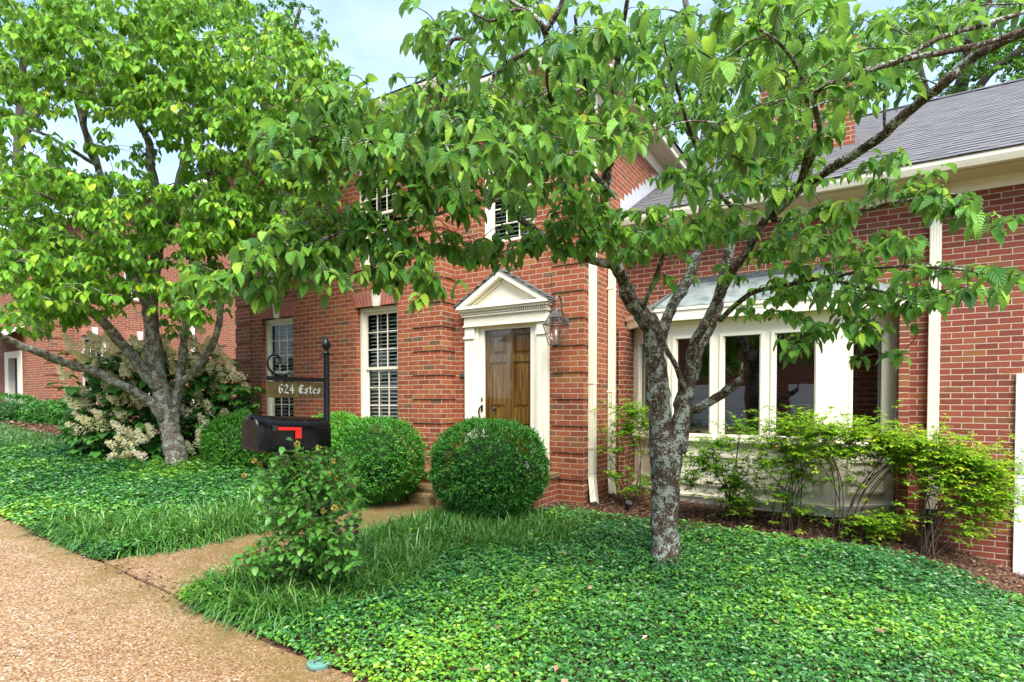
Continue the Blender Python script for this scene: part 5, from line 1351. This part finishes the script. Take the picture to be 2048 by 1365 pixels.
mat_core = mat_plain('inner twigs', (.012, .028, .008), .95, .5, 30, bump=.5)
p = at(977, 900, 6.15)
clipped_shrub('boxwood', 'rounded clipped boxwood directly in front of the wooden front door', p[0], p[1], -1.27, -.235, .635, .56, 17000, 41, tone=.38)
p = at(750, 900, 6.75)
clipped_shrub('boxwood', 'rounded clipped boxwood below the second window, between mailbox and front door boxwood', p[0], p[1], -1.22, -.235, .60, .52, 15000, 42, tone=.5)
p = at(672, 880, 7.5)
clipped_shrub('boxwood', 'bright green boxwood behind the mailbox post, between the two ground floor windows', p[0], p[1], -1.2, -.20, .50, .42, 9500, 43, tone=.66)
p = at(480, 880, 8.5)
clipped_shrub('boxwood', 'clipped boxwood below the first window, between hydrangea and mailbox', p[0], p[1], -1.05, -.235, .58, .46, 9500, 44, tone=.55)
for i, (x, lab, w, tp, bt) in enumerate(((20, 'dark clipped evergreen below the awning door of the neighbouring house', .75, 792, 852), (95, 'clipped evergreen below the quoined corner of the neighbouring house', .55, 806, 860), (135, 'smallest clipped evergreen of the neighbour, touching the hydrangea', .42, 812, 862))):
    Z = 13.6 - .3 * i; p = at(x, 830, Z)
    clipped_shrub('boxwood', lab, p[0], p[1], -(bt - 800) * Z / FOC - .1, -(tp - 800) * Z / FOC, w, w * .8, 2600, 45 + i, leaf=.055, tone=.3, group='clipped evergreens of the neighbour')

# oakleaf hydrangea
rng = np.random.default_rng(51)
hc = at(300, 830, 9.6); hz = float(g(hc[0], hc[1]))
hyd = thing('hydrangea', 'large oakleaf hydrangea with cream flower panicles behind the left dogwood', 'shrub', (hc[0], hc[1], hz))
def hyd_pt(n):
    P = []
    while len(P) < n:
        px = rng.uniform(130, 500); t = (px - 130) / 370
        top = 690 + 60 * abs(t - .42) ** 1.2 * 2.2 + (60 if px < 190 else 0) + (50 if px > 440 else 0)
        py = rng.uniform(top, 930 if 190 < px < 420 else 880)
        P.append(at(px, py, rng.uniform(8.75, 10.3)))
    return np.array(P)
HF = [(165, 720, -1.2), (225, 690, -1.2), (250, 745, -1.2), (180, 845, -1.3), (150, 810, -1.2), (245, 860, -1.3), (415, 690, -1), (390, 720, -1), (350, 740, -1), (445, 755, -1), (420, 735, -1), (300, 740, -1), (330, 770, -1), (205, 700, -1), (260, 735, -1), (395, 800, -.9), (450, 790, -.9), (420, 815, -.9), (310, 815, -1.1), (340, 800, -1), (190, 735, -1.1), (230, 800, -1.2), (200, 830, -1.2), (400, 880, -1), (450, 830, -.9), (142, 690, -1), (180, 705, -1), (215, 725, -1), (128, 750, -1.2), (150, 780, -1), (185, 760, -1), (205, 800, -1), (175, 812, -1), (160, 835, -1.1), (155, 860, -1.1), (170, 795, -1), (235, 700, -1), (195, 680, -1), (240, 775, -1), (255, 800, -1), (225, 755, -1), (268, 770, -1), (212, 745, -1), (275, 690, -.8), (290, 720, -.8),
      (385, 690, -.6), (372, 720, -.6), (400, 660, -.4), (410, 700, -.6), (435, 715, -.6), (455, 725, -.6), (465, 748, -.7), (478, 755, -.7), (440, 745, -.6), (425, 780, -.8), (370, 785, -.8), (378, 750, -.7), (490, 775, -.7), (395, 735, -.6), (345, 710, -.6), (330, 690, -.5), (430, 700, -.4), (436, 765, -.7),
      (232, 892, -1.3), (256, 890, -1.3), (283, 878, -1.3), (228, 915, -1.35), (252, 912, -1.35), (282, 912, -1.35), (265, 870, -1.3), (305, 865, -1.2), (378, 900, -1.0), (410, 850, -.9), (375, 825, -.9), (345, 845, -.9), (205, 850, -1.2), (243, 830, -1.2), (280, 805, -1.1), (215, 775, -1.1)]
n = 3400; P = hyd_pt(n)
HF = [(a_, b_, min(c_, -.95) - (.15 if b_ < 760 else 0)) for a_, b_, c_ in HF]
P[:len(HF) * 14] = np.array([at(px, py, 9.75 + dz) for px, py, dz in HF for _ in range(14)]) + np.concatenate([rng.normal(0, .11, (len(HF) * 14, 2)), rng.uniform(-.36, -.12, (len(HF) * 14, 1))], 1) + FV * .12
D = rdir(n, -.3, .5); L = rng.uniform(.13, .24, n)
tn = np.clip(rng.normal(.5, .22, n), 0, 1)
parts = [leaf_arrays(P, D, L, L * .62, tn, rng.uniform(.2, .8, n), .2, 4)]
for s in (-1, 1):                                      # side lobes of each leaf
    a = s * .75; Dx = D.copy(); Dx[:, 0] = D[:, 0] * math.cos(a) - D[:, 1] * math.sin(a); Dx[:, 1] = D[:, 0] * math.sin(a) + D[:, 1] * math.cos(a)
    parts.append(leaf_arrays(P + D * (L * .12)[:, None], Dx, L * .72, L * .34, tn, rng.uniform(.2, .8, n), .2, 3))
foliage('foliage', parts, L_hyd, hyd)
mb = MB()
for i in range(26):
    q = hyd_pt(1)[0]; a = np.array([hc[0] + rng.normal(0, .25), hc[1] + rng.normal(0, .2), hz - .03])
    mb.tube(spline([a, (a + q) / 2 + np.array([0, 0, .12]), q], 4), np.linspace(.014, .006, 9), 6)
mb.build('stems', M_stem, hyd, smooth=True)
for (px, py, dz) in HF:
    Zf = 9.7 + dz; c = at(px, py, Zf); ln = rng.uniform(.19, .31); ax = nz(np.array([rng.normal(0, .35) + (px - 300) / 500, -.35 + rng.normal(0, .2), rng.uniform(.25, .9)]))
    k = 150; tt = rng.uniform(0, 1, k); rr = (.082 * (1 - tt * .75)) * rng.uniform(.55, 1.05, k) * (ln / .2)
    e1 = nz(np.cross(ax, [0, 0, 1.0])); e2 = np.cross(ax, e1); a = rng.uniform(0, 6.28, k)
    rad = e1[None] * np.cos(a)[:, None] + e2[None] * np.sin(a)[:, None]
    P = c + ax[None] * ((tt - .3) * ln)[:, None] + rad * rr[:, None]
    D = nz(rdir(k) * .8 + np.cross(rad, ax[None]))
    tb = rng.normal(.45, .2)
    foliage('flower_head', [small_leaf_arrays(P, D, nz(rad + ax * .3 + rdir(k) * .3), .026, .024, np.clip(rng.normal(tb, .25, k), 0, 1)), small_leaf_arrays(P, -D, nz(rad + ax * .3 + rdir(k) * .3), .026, .024, np.clip(rng.normal(tb, .25, k), 0, 1))], L_petal, hyd, smooth=False)

# azaleas along the bay
def azalea(label, px, Z, w, zt, pads, seed, nst=9, tone=.55):
    """pads: (px, py, rx, ry, n) tiers of small whorls on thin stems"""
    global rng
    rng = np.random.default_rng(seed)
    b = at(px, 1000, Z); zb = float(g(b[0], b[1])); b[2] = zb
    t = thing('azalea', label, 'shrub', tuple(b), 'azaleas along the bay window')
    C = []
    for cx, cy_, rx, ry, n in pads:
        n = int(n * 4.6); a = rng.uniform(0, 6.28, n); r = np.sqrt(rng.uniform(0, 1, n))
        q_ = np.abs(rng.normal(0, .62, n))
        for i in range(n): C.append(at(cx + rx * q_[i] * math.cos(a[i]) * 1.5, cy_ + ry * q_[i] * math.sin(a[i]) * 1.45, Z + rng.uniform(-.34, .34)))
    C = np.array(C)
    mb = MB(); skel = []
    for i in range(nst):
        q = C[rng.integers(len(C))]; a = b + np.array([rng.normal(0, .06), rng.normal(0, .06), -.03])
        mid = a + (q - a) * np.array([.35, .35, .55]) + rng.normal(0, .03, 3)
        pts = spline([a, mid, q], 6); mb.tube(pts, np.linspace(.0085, .0035, len(pts)), 6); skel.append(pts[3:])
    nodes = np.vstack(skel); order = np.argsort([np.min(np.sum((nodes - c) ** 2, 1)) for c in C]); C = C[order]
    for c in C:
        dd = np.sum((nodes - c) ** 2, 1); j = int(np.argmin(dd))
        m_ = (nodes[j] + c) / 2 - np.array([0, 0, .02])
        pts = spline([nodes[j], m_, c], 2); mb.tube(pts, np.linspace(.003, .0014, len(pts)), 4, caps=False)
        nodes = np.vstack([nodes, pts[2], c])
    mb.build('stems', M_stem, t, smooth=True)
    P, D, T = [], [], []
    zr_ = (C[:, 2] - C[:, 2].min()) / (np.ptp(C[:, 2]) + 1e-6)
    for c, h in zip(C, zr_):
        k = rng.integers(6, 10); a0 = rng.uniform(0, 6.28); tt = rng.normal(tone, .16)
        for i in range(k):
            a = a0 + i * 6.28 / k + rng.normal(0, .25)
            P.append(c); D.append((math.cos(a), math.sin(a), rng.uniform(-.1, .75))); T.append(np.clip(tt + rng.normal(0, .1), 0, 1))
        for i in range(2):
            P.append(c + rng.normal(0, .02, 3)); D.append((rng.normal(0, 1), rng.normal(0, 1), .3)); T.append(np.clip(tt - .2, 0, 1))
    n = len(P); L = rng.uniform(.036, .068, n)
    foliage('foliage', [leaf_arrays(np.array(P), np.array(D), L, L * .44, np.array(T), .35, .15, 3)], L_azalea, t)
azalea('thin azalea against the brick corner beside the two downspouts', 1262, 7.0, .5, 0, [(1262, 825, 40, 22, 34), (1250, 862, 45, 20, 34), (1285, 845, 22, 30, 14), (1235, 900, 30, 15, 12), (1228, 950, 28, 18, 12), (1262, 980, 20, 10, 5), (1290, 965, 18, 16, 7)], 61, 7, .5)
azalea('low azalea in front of the bay apron, nearest the lichen spotted trunk', 1470, 6.35, .5, 0, [(1405, 920, 40, 25, 34), (1440, 885, 38, 18, 26), (1385, 960, 24, 20, 12), (1470, 965, 40, 30, 50), (1480, 1005, 40, 22, 34), (1430, 935, 40, 18, 18), (1480, 850, 22, 18, 9)], 62, 9, .42)
azalea('open azalea with bare stems below the middle of the bay window', 1570, 6.1, .5, 0, [(1545, 880, 45, 28, 34), (1580, 850, 45, 20, 26), (1530, 925, 40, 22, 24), (1590, 910, 40, 22, 30), (1620, 870, 40, 25, 34), (1600, 950, 40, 25, 16), (1560, 990, 40, 30, 14), (1610, 1020, 30, 25, 10)], 63, 12, .55)
azalea('twiggy azalea with a flat yellow green top in front of the bay corner post', 1690, 5.8, .5, 0, [(1660, 865, 50, 28, 56), (1720, 870, 50, 26, 60), (1770, 880, 45, 28, 56), (1690, 905, 60, 18, 40), (1800, 920, 30, 30, 18), (1640, 910, 30, 20, 16), (1700, 960, 40, 25, 10), (1730, 1040, 45, 20, 26), (1770, 1060, 40, 18, 24), (1800, 890, 30, 20, 18)], 64, 13, .62)
azalea('bushiest yellow green azalea, spilling towards the white garage door', 1850, 5.6, .5, 0, [(1840, 890, 50, 25, 60), (1890, 915, 50, 28, 76), (1940, 925, 50, 30, 80), (1985, 945, 40, 28, 60), (1900, 960, 55, 25, 56), (1960, 985, 50, 25, 50), (2010, 990, 20, 25, 16), (1930, 1020, 40, 25, 24), (1990, 1030, 24, 18, 12), (1940, 1065, 35, 15, 10), (1845, 940, 30, 25, 20), (1800, 1040, 40, 18, 14)], 65, 14, .62)

# flowering vine round the mailbox post
rng = np.random.default_rng(71)
vn = thing('climbing_vine', 'leafy vine with faded yellow flowers wrapped round the mailbox post', 'vine', (mxp + .05, myp - .1, gp))
VP = []
for cx, cy_, rx, ry, n in ((600, 930, 60, 40, 80), (560, 960, 45, 50, 55), (660, 940, 50, 45, 50), (700, 985, 25, 60, 22), (630, 1000, 60, 50, 80), (560, 1010, 40, 45, 40), (600, 1070, 80, 40, 110), (660, 1080, 50, 45, 60), (590, 1120, 90, 35, 95), (520, 1120, 50, 25, 26), (680, 1120, 40, 35, 30), (540, 970, 25, 25, 10), (690, 935, 16, 30, 8)):
    a = rng.uniform(0, 6.28, n); r = np.sqrt(rng.uniform(0, 1, n))
    for i in range(n): VP.append(at(cx + rx * r[i] * math.cos(a[i]), cy_ + ry * r[i] * math.sin(a[i]), rng.uniform(3.62, 4.3)))
VP = np.array(VP)
n = len(VP) * 4; P = np.repeat(VP, 4, 0) + rng.normal(0, .024, (n, 3))
L = rng.uniform(.038, .072, n)
foliage('foliage', [leaf_arrays(P, rdir(n, -.35, .5) + np.array([.15, -.2, 0]), L, L * .66, np.clip(rng.normal(.55, .2, n), 0, 1), rng.uniform(.2, 1.1, n), .2, 4, rng.normal(0, .4, n))], L_vine, vn)
mb = MB()
nodes = np.array([(mxp + .03 * math.cos(t * 5), myp + .03 * math.sin(t * 5), gp + (bz - gp - .05) * t) for t in np.linspace(0, 1, 40)]); mb.tube(nodes, .005, 6)
order = np.argsort([np.min(np.sum((nodes - c) ** 2, 1)) for c in VP])
for c in VP[order]:
    j = int(np.argmin(np.sum((nodes - c) ** 2, 1))); m_ = (nodes[j] + c) / 2 + rng.normal(0, .015, 3)
    mb.tube(spline([nodes[j], m_, c], 2), [.0028, .0026, .0024, .002, .0015], 4, caps=False); nodes = np.vstack([nodes, m_, c])
mb.build('stems', M_stem, vn, smooth=True)
for (px, py) in ((594, 888), (572, 898), (540, 903), (508, 922), (520, 928), (488, 952), (552, 925), (637, 896), (640, 925), (665, 923), (706, 972), (674, 958), (655, 948), (690, 1002), (668, 1016), (680, 1015), (647, 1022), (612, 1050), (600, 1056), (625, 1046), (643, 1062), (596, 1105), (506, 1090), (505, 1108), (700, 945)):
    c = at(px, py, rng.uniform(3.62, 3.95)); k = 40; d = rdir(k); 
    foliage('flower', [small_leaf_arrays(c + d * .008, nz(d + rdir(k) * .5), nz(rdir(k) + np.array([0, 0, .5])), .016, .012, np.clip(rng.normal(.5, .3, k), 0, 1))], L_lantana, vn, smooth=False)

# ------------------------------------------------------------------ ground covers
def walk_x(y):
    return np.interp(y, WL[:, 1], WL[:, 0]), np.interp(y, WR[:, 1], WR[:, 0])
def scatter(poly, dens):
    poly = np.asarray(poly); x0, y0 = poly.min(0); x1, y1 = poly.max(0)
    n = int((x1 - x0) * (y1 - y0) * dens)
    x = rng.uniform(x0, x1, n); y = rng.uniform(y0, y1, n); m = inpoly(x, y, poly)
    return x[m], y[m]
def nfield(x, y, s, o): return np.array([mnoise.noise(Vector((a * s + o, b * s - o, o))) for a, b in zip(x, y)])
def fwd(x, y): return x * FV[0] + y * FV[1]
trees_xy = [at(1331, 1126, ZT)[:2], at(352, 932, ZL)[:2]]
LA = [(-6.7, 2.2), (-5.35, 2.2), (-5.12, 2.5), (-5.0, 3.2), (-4.97, 4.0), (-4.92, 4.7), (-5.5, 4.6), (-5.7, 3.9), (-5.75, 3.2), (-6.1, 2.7)]
LB = [(-4.05, 2.25), (-3.6, 2.15), (-2.95, 2.25), (-2.8, 2.75), (-2.9, 3.3), (-3.1, 3.9), (-3.95, 3.9), (-3.98, 3.1), (-4.0, 2.6)]
LC = [(-3.95, 3.85), (-2.9, 3.9), (-2.3, 4.7), (-2.4, 5.2), (-3.0, 5.1), (-3.9, 4.85)]
def cover(name, label, poly, seed, dens_near=5800, hgt=.10, tone0=.45):
    global rng
    rng = np.random.default_rng(seed)
    x, y = scatter(poly, dens_near)
    Z = fwd(x, y); keep = rng.random(len(x)) < np.clip((3.6 / np.maximum(Z, .5)) ** 1.1, .22, 1)
    x, y, Z = x[keep], y[keep], Z[keep]
    size = .032 * np.clip((Z / 3.6) ** .5, .9, 1.55)
    lw, rw = walk_x(y)
    off = (y < 5.3) & (y > 1.9) & (x > lw - .01) & (x < rw + .02)
    for q in (LA, LB, LC): off |= inpoly(x, y, q) & (rng.random(len(x)) < .88)
    for tx in trees_xy: off |= (x - tx[0]) ** 2 + (y - tx[1]) ** 2 < .13 ** 2
    x, y, Z, size = x[~off], y[~off], Z[~off], size[~off]
    n = len(x)
    lump = nfield(x, y, 1.6, 3.) ; fine = nfield(x, y, 6., 9.); pat = nfield(x, y, .8, 5.)
    edge = np.clip((y - EDGE + .02) / .22, .12, 1)
    h = (hgt + .05 * lump + .035 * fine) * edge
    z = g(x, y) + h * np.sqrt(rng.uniform(.15, 1., n)) + .01
    N = nz(np.stack([rng.normal(0, .42, n), rng.normal(0, .42, n) - .12, np.ones(n)], 1))
    a = rng.uniform(0, 6.28, n)
    D = nz(np.stack([np.cos(a), np.sin(a), rng.normal(0, .3, n)], 1))
    top = (z - g(x, y)) / np.maximum(h, .02)
    tn = np.clip(tone0 + .10 * np.clip((3.5 - y) / 1.3, 0, 1) + .40 * pat + .25 * fine + rng.normal(0, .17, n) + .1 * (top - .7), 0, 1)  # young growth and stronger light near the drive, both put into leaf tone
    L = size * rng.uniform(.8, 1.45, n)
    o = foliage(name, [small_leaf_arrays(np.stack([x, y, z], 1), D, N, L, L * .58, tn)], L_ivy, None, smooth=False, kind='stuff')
    tag(o, label, 'ground cover')
R_poly = [(-4.04, 2.06), (-2.4, 2.06), (0, 2.1), (3.3, 2.1), (3.3, 6.1), (1.9, 6.3), (1.0, 6.42), (.3, 6.38), (-.6, 6.15), (-1.4, 5.95), (-2.3, 5.85), (-2.9, 5.7), (-3.4, 5.0), (-3.9, 4.8)]
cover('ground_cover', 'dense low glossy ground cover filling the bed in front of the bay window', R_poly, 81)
Lp = [(-13.5, 2.06), (-5.15, 2.06), (-4.9, 3.0), (-4.7, 4.0), (-4.65, 4.8), (-5.0, 5.0), (-6.5, 4.9), (-7.6, 4.95), (-9.2, 4.7), (-10.6, 4.35), (-12.5, 3.7), (-13.5, 3.3)]
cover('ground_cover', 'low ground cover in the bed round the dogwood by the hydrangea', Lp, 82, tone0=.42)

def clump(name, label, pts, seed, blades=(32, 56), L=(.20, .34), mat=L_grass, spread=.055):
    global rng
    rng = np.random.default_rng(seed)
    P, D, Ls, T, Dr = [], [], [], [], []
    for x, y in pts:
        if y < 5.2 and walk_x(y)[0] - .03 < x < walk_x(y)[1] + .05: continue
        z = float(g(x, y)); k = rng.integers(*blades); tb = rng.normal(.5, .1)
        for i in range(k):
            a = rng.uniform(0, 6.28); r = abs(rng.normal(0, spread))
            P.append((x + r * math.cos(a), y + r * math.sin(a), z)); lean = rng.uniform(.15, 1.15)
            D.append((math.cos(a) * lean, math.sin(a) * lean, 1.)); Ls.append(rng.uniform(*L)); T.append(np.clip(tb + rng.normal(0, .2), 0, 1)); Dr.append(rng.uniform(.5, 1.9))
    P = np.array(P); Ls = np.array(Ls)
    o = foliage(name, [leaf_arrays(P, np.array(D), Ls, rng.uniform(.008, .0145, len(P)), np.array(T), np.array(Dr), .2, 5, None, 'strap')], mat, None, kind='stuff')
    tag(o, label, 'grass')
rng = np.random.default_rng(90)
def band(poly, sp):
    x, y = scatter(poly, 1 / sp ** 2)
    return list(zip(x, y))
clump('liriope_grass', 'strappy liriope grass edging the front walk on the hydrangea side', band(LA, .058), 91, L=(.20, .33))
clump('liriope_grass', 'strappy liriope grass at the foot of the mailbox post beside the walk', band(LB, .068), 92, L=(.22, .36))
clump('liriope_grass', 'finer liriope grass in front of the boxwood at the door', band(LC, .055), 93, L=(.20, .33))
LD = [(-4.95, 4.1), (-4.9, 5.0), (-5.6, 4.9), (-5.6, 4.2)]
clump('liriope_grass', 'small patch of liriope grass below the boxwood beside the mailbox', band(LD, .08), 94, L=(.2, .32))
x, y = scatter([(-24, 2.1), (-13.2, 2.1), (-11.5, 3.9), (-12.5, 4.6), (-24, 4.9)], 420)
n = len(x); rr = rng.uniform(.05, .10, n)
o = foliage('lawn', [leaf_arrays(np.stack([x, y, g(x, y)], 1), rdir(n, .5, 1.), rr, .02, np.clip(rng.normal(.5, .2, n), 0, 1), .3, .1, 3, None, 'strap')], L_lawn, None, kind='stuff')
tag(o, 'short lawn grass in front of the neighbouring house', 'grass')
sheet('lawn_soil', np.arange(-24, -11.5, .5), np.arange(2.1, 4.95, .3), lambda X, Y: g(X, Y) + .006, mat_plain('lawn soil', (.035, .075, .018), .95, .4, 12))
# bark chips and litter on the mulch
def chips(name, label, poly, dens, seed, L=(.02, .06)):
    global rng
    rng = np.random.default_rng(seed)
    x, y = scatter(poly, dens); n = len(x)
    l = rng.uniform(*L, n); a = rng.uniform(0, 6.28, n)
    D = np.stack([np.cos(a), np.sin(a), rng.normal(0, .25, n)], 1); N = nz(np.stack([rng.normal(0, .4, n), rng.normal(0, .4, n), np.ones(n)], 1))
    o = foliage(name, [small_leaf_arrays(np.stack([x, y, g(x, y) + rng.uniform(.0, .03, n)], 1), D, N, l, l * rng.uniform(.22, .5, n), np.clip(rng.normal(.45, .22, n), 0, 1), .05)], L_litter, None, smooth=False, kind='stuff')
    tag(o, label, 'mulch')
chips('bark_mulch', 'shredded bark mulch along the foot of the house and bay window', [(-3.4, 5.2), (-2.6, 5.5), (-1.4, 5.9), (.3, 6.1), (1.0, 5.95), (2.0, 5.6), (2.6, 6.5), (2.4, 7.9), (-2.8, 7.9), (-2.85, 6.3), (-3.3, 6.3)], 1500, 95)
chips('bark_mulch', 'bark mulch bed in front of the neighbouring house', [(-24, 4.8), (-12.6, 4.5), (-11.4, 5.2), (-11.5, 6.3), (-24, 6.3)], 500, 96, (.04, .11))
chips('leaf_litter', 'dry leaf litter along the planted edge of the driveway', [(-9, 1.98), (-5.2, 1.99), (-4.1, 1.97), (-2.0, 1.98), (-2.0, 2.2), (-9, 2.2)], 420, 97, (.02, .055))
def fallen(label, poly, n, seed):
    global rng
    rng = np.random.default_rng(seed)
    x, y = scatter(poly, 5); x, y = x[:n], y[:n]; k = len(x); a = rng.uniform(0, 6.28, k); l = rng.uniform(.03, .07, k)
    D = np.stack([np.cos(a), np.sin(a), rng.normal(0, .2, k)], 1); N = nz(np.stack([rng.normal(0, .3, k), rng.normal(0, .3, k), np.ones(k)], 1))
    o = foliage('fallen_leaves', [small_leaf_arrays(np.stack([x, y, g(x, y) + rng.uniform(.09, .13, k)], 1), D, N, l, l * .55, np.clip(rng.normal(.75, .2, k), 0, 1), .1)], L_litter, None, smooth=False, kind='stuff')
    tag(o, label, 'leaves')
fallen('scattered dry brown leaves lying on the ground cover', R_poly, 80, 98)
print('scene built')
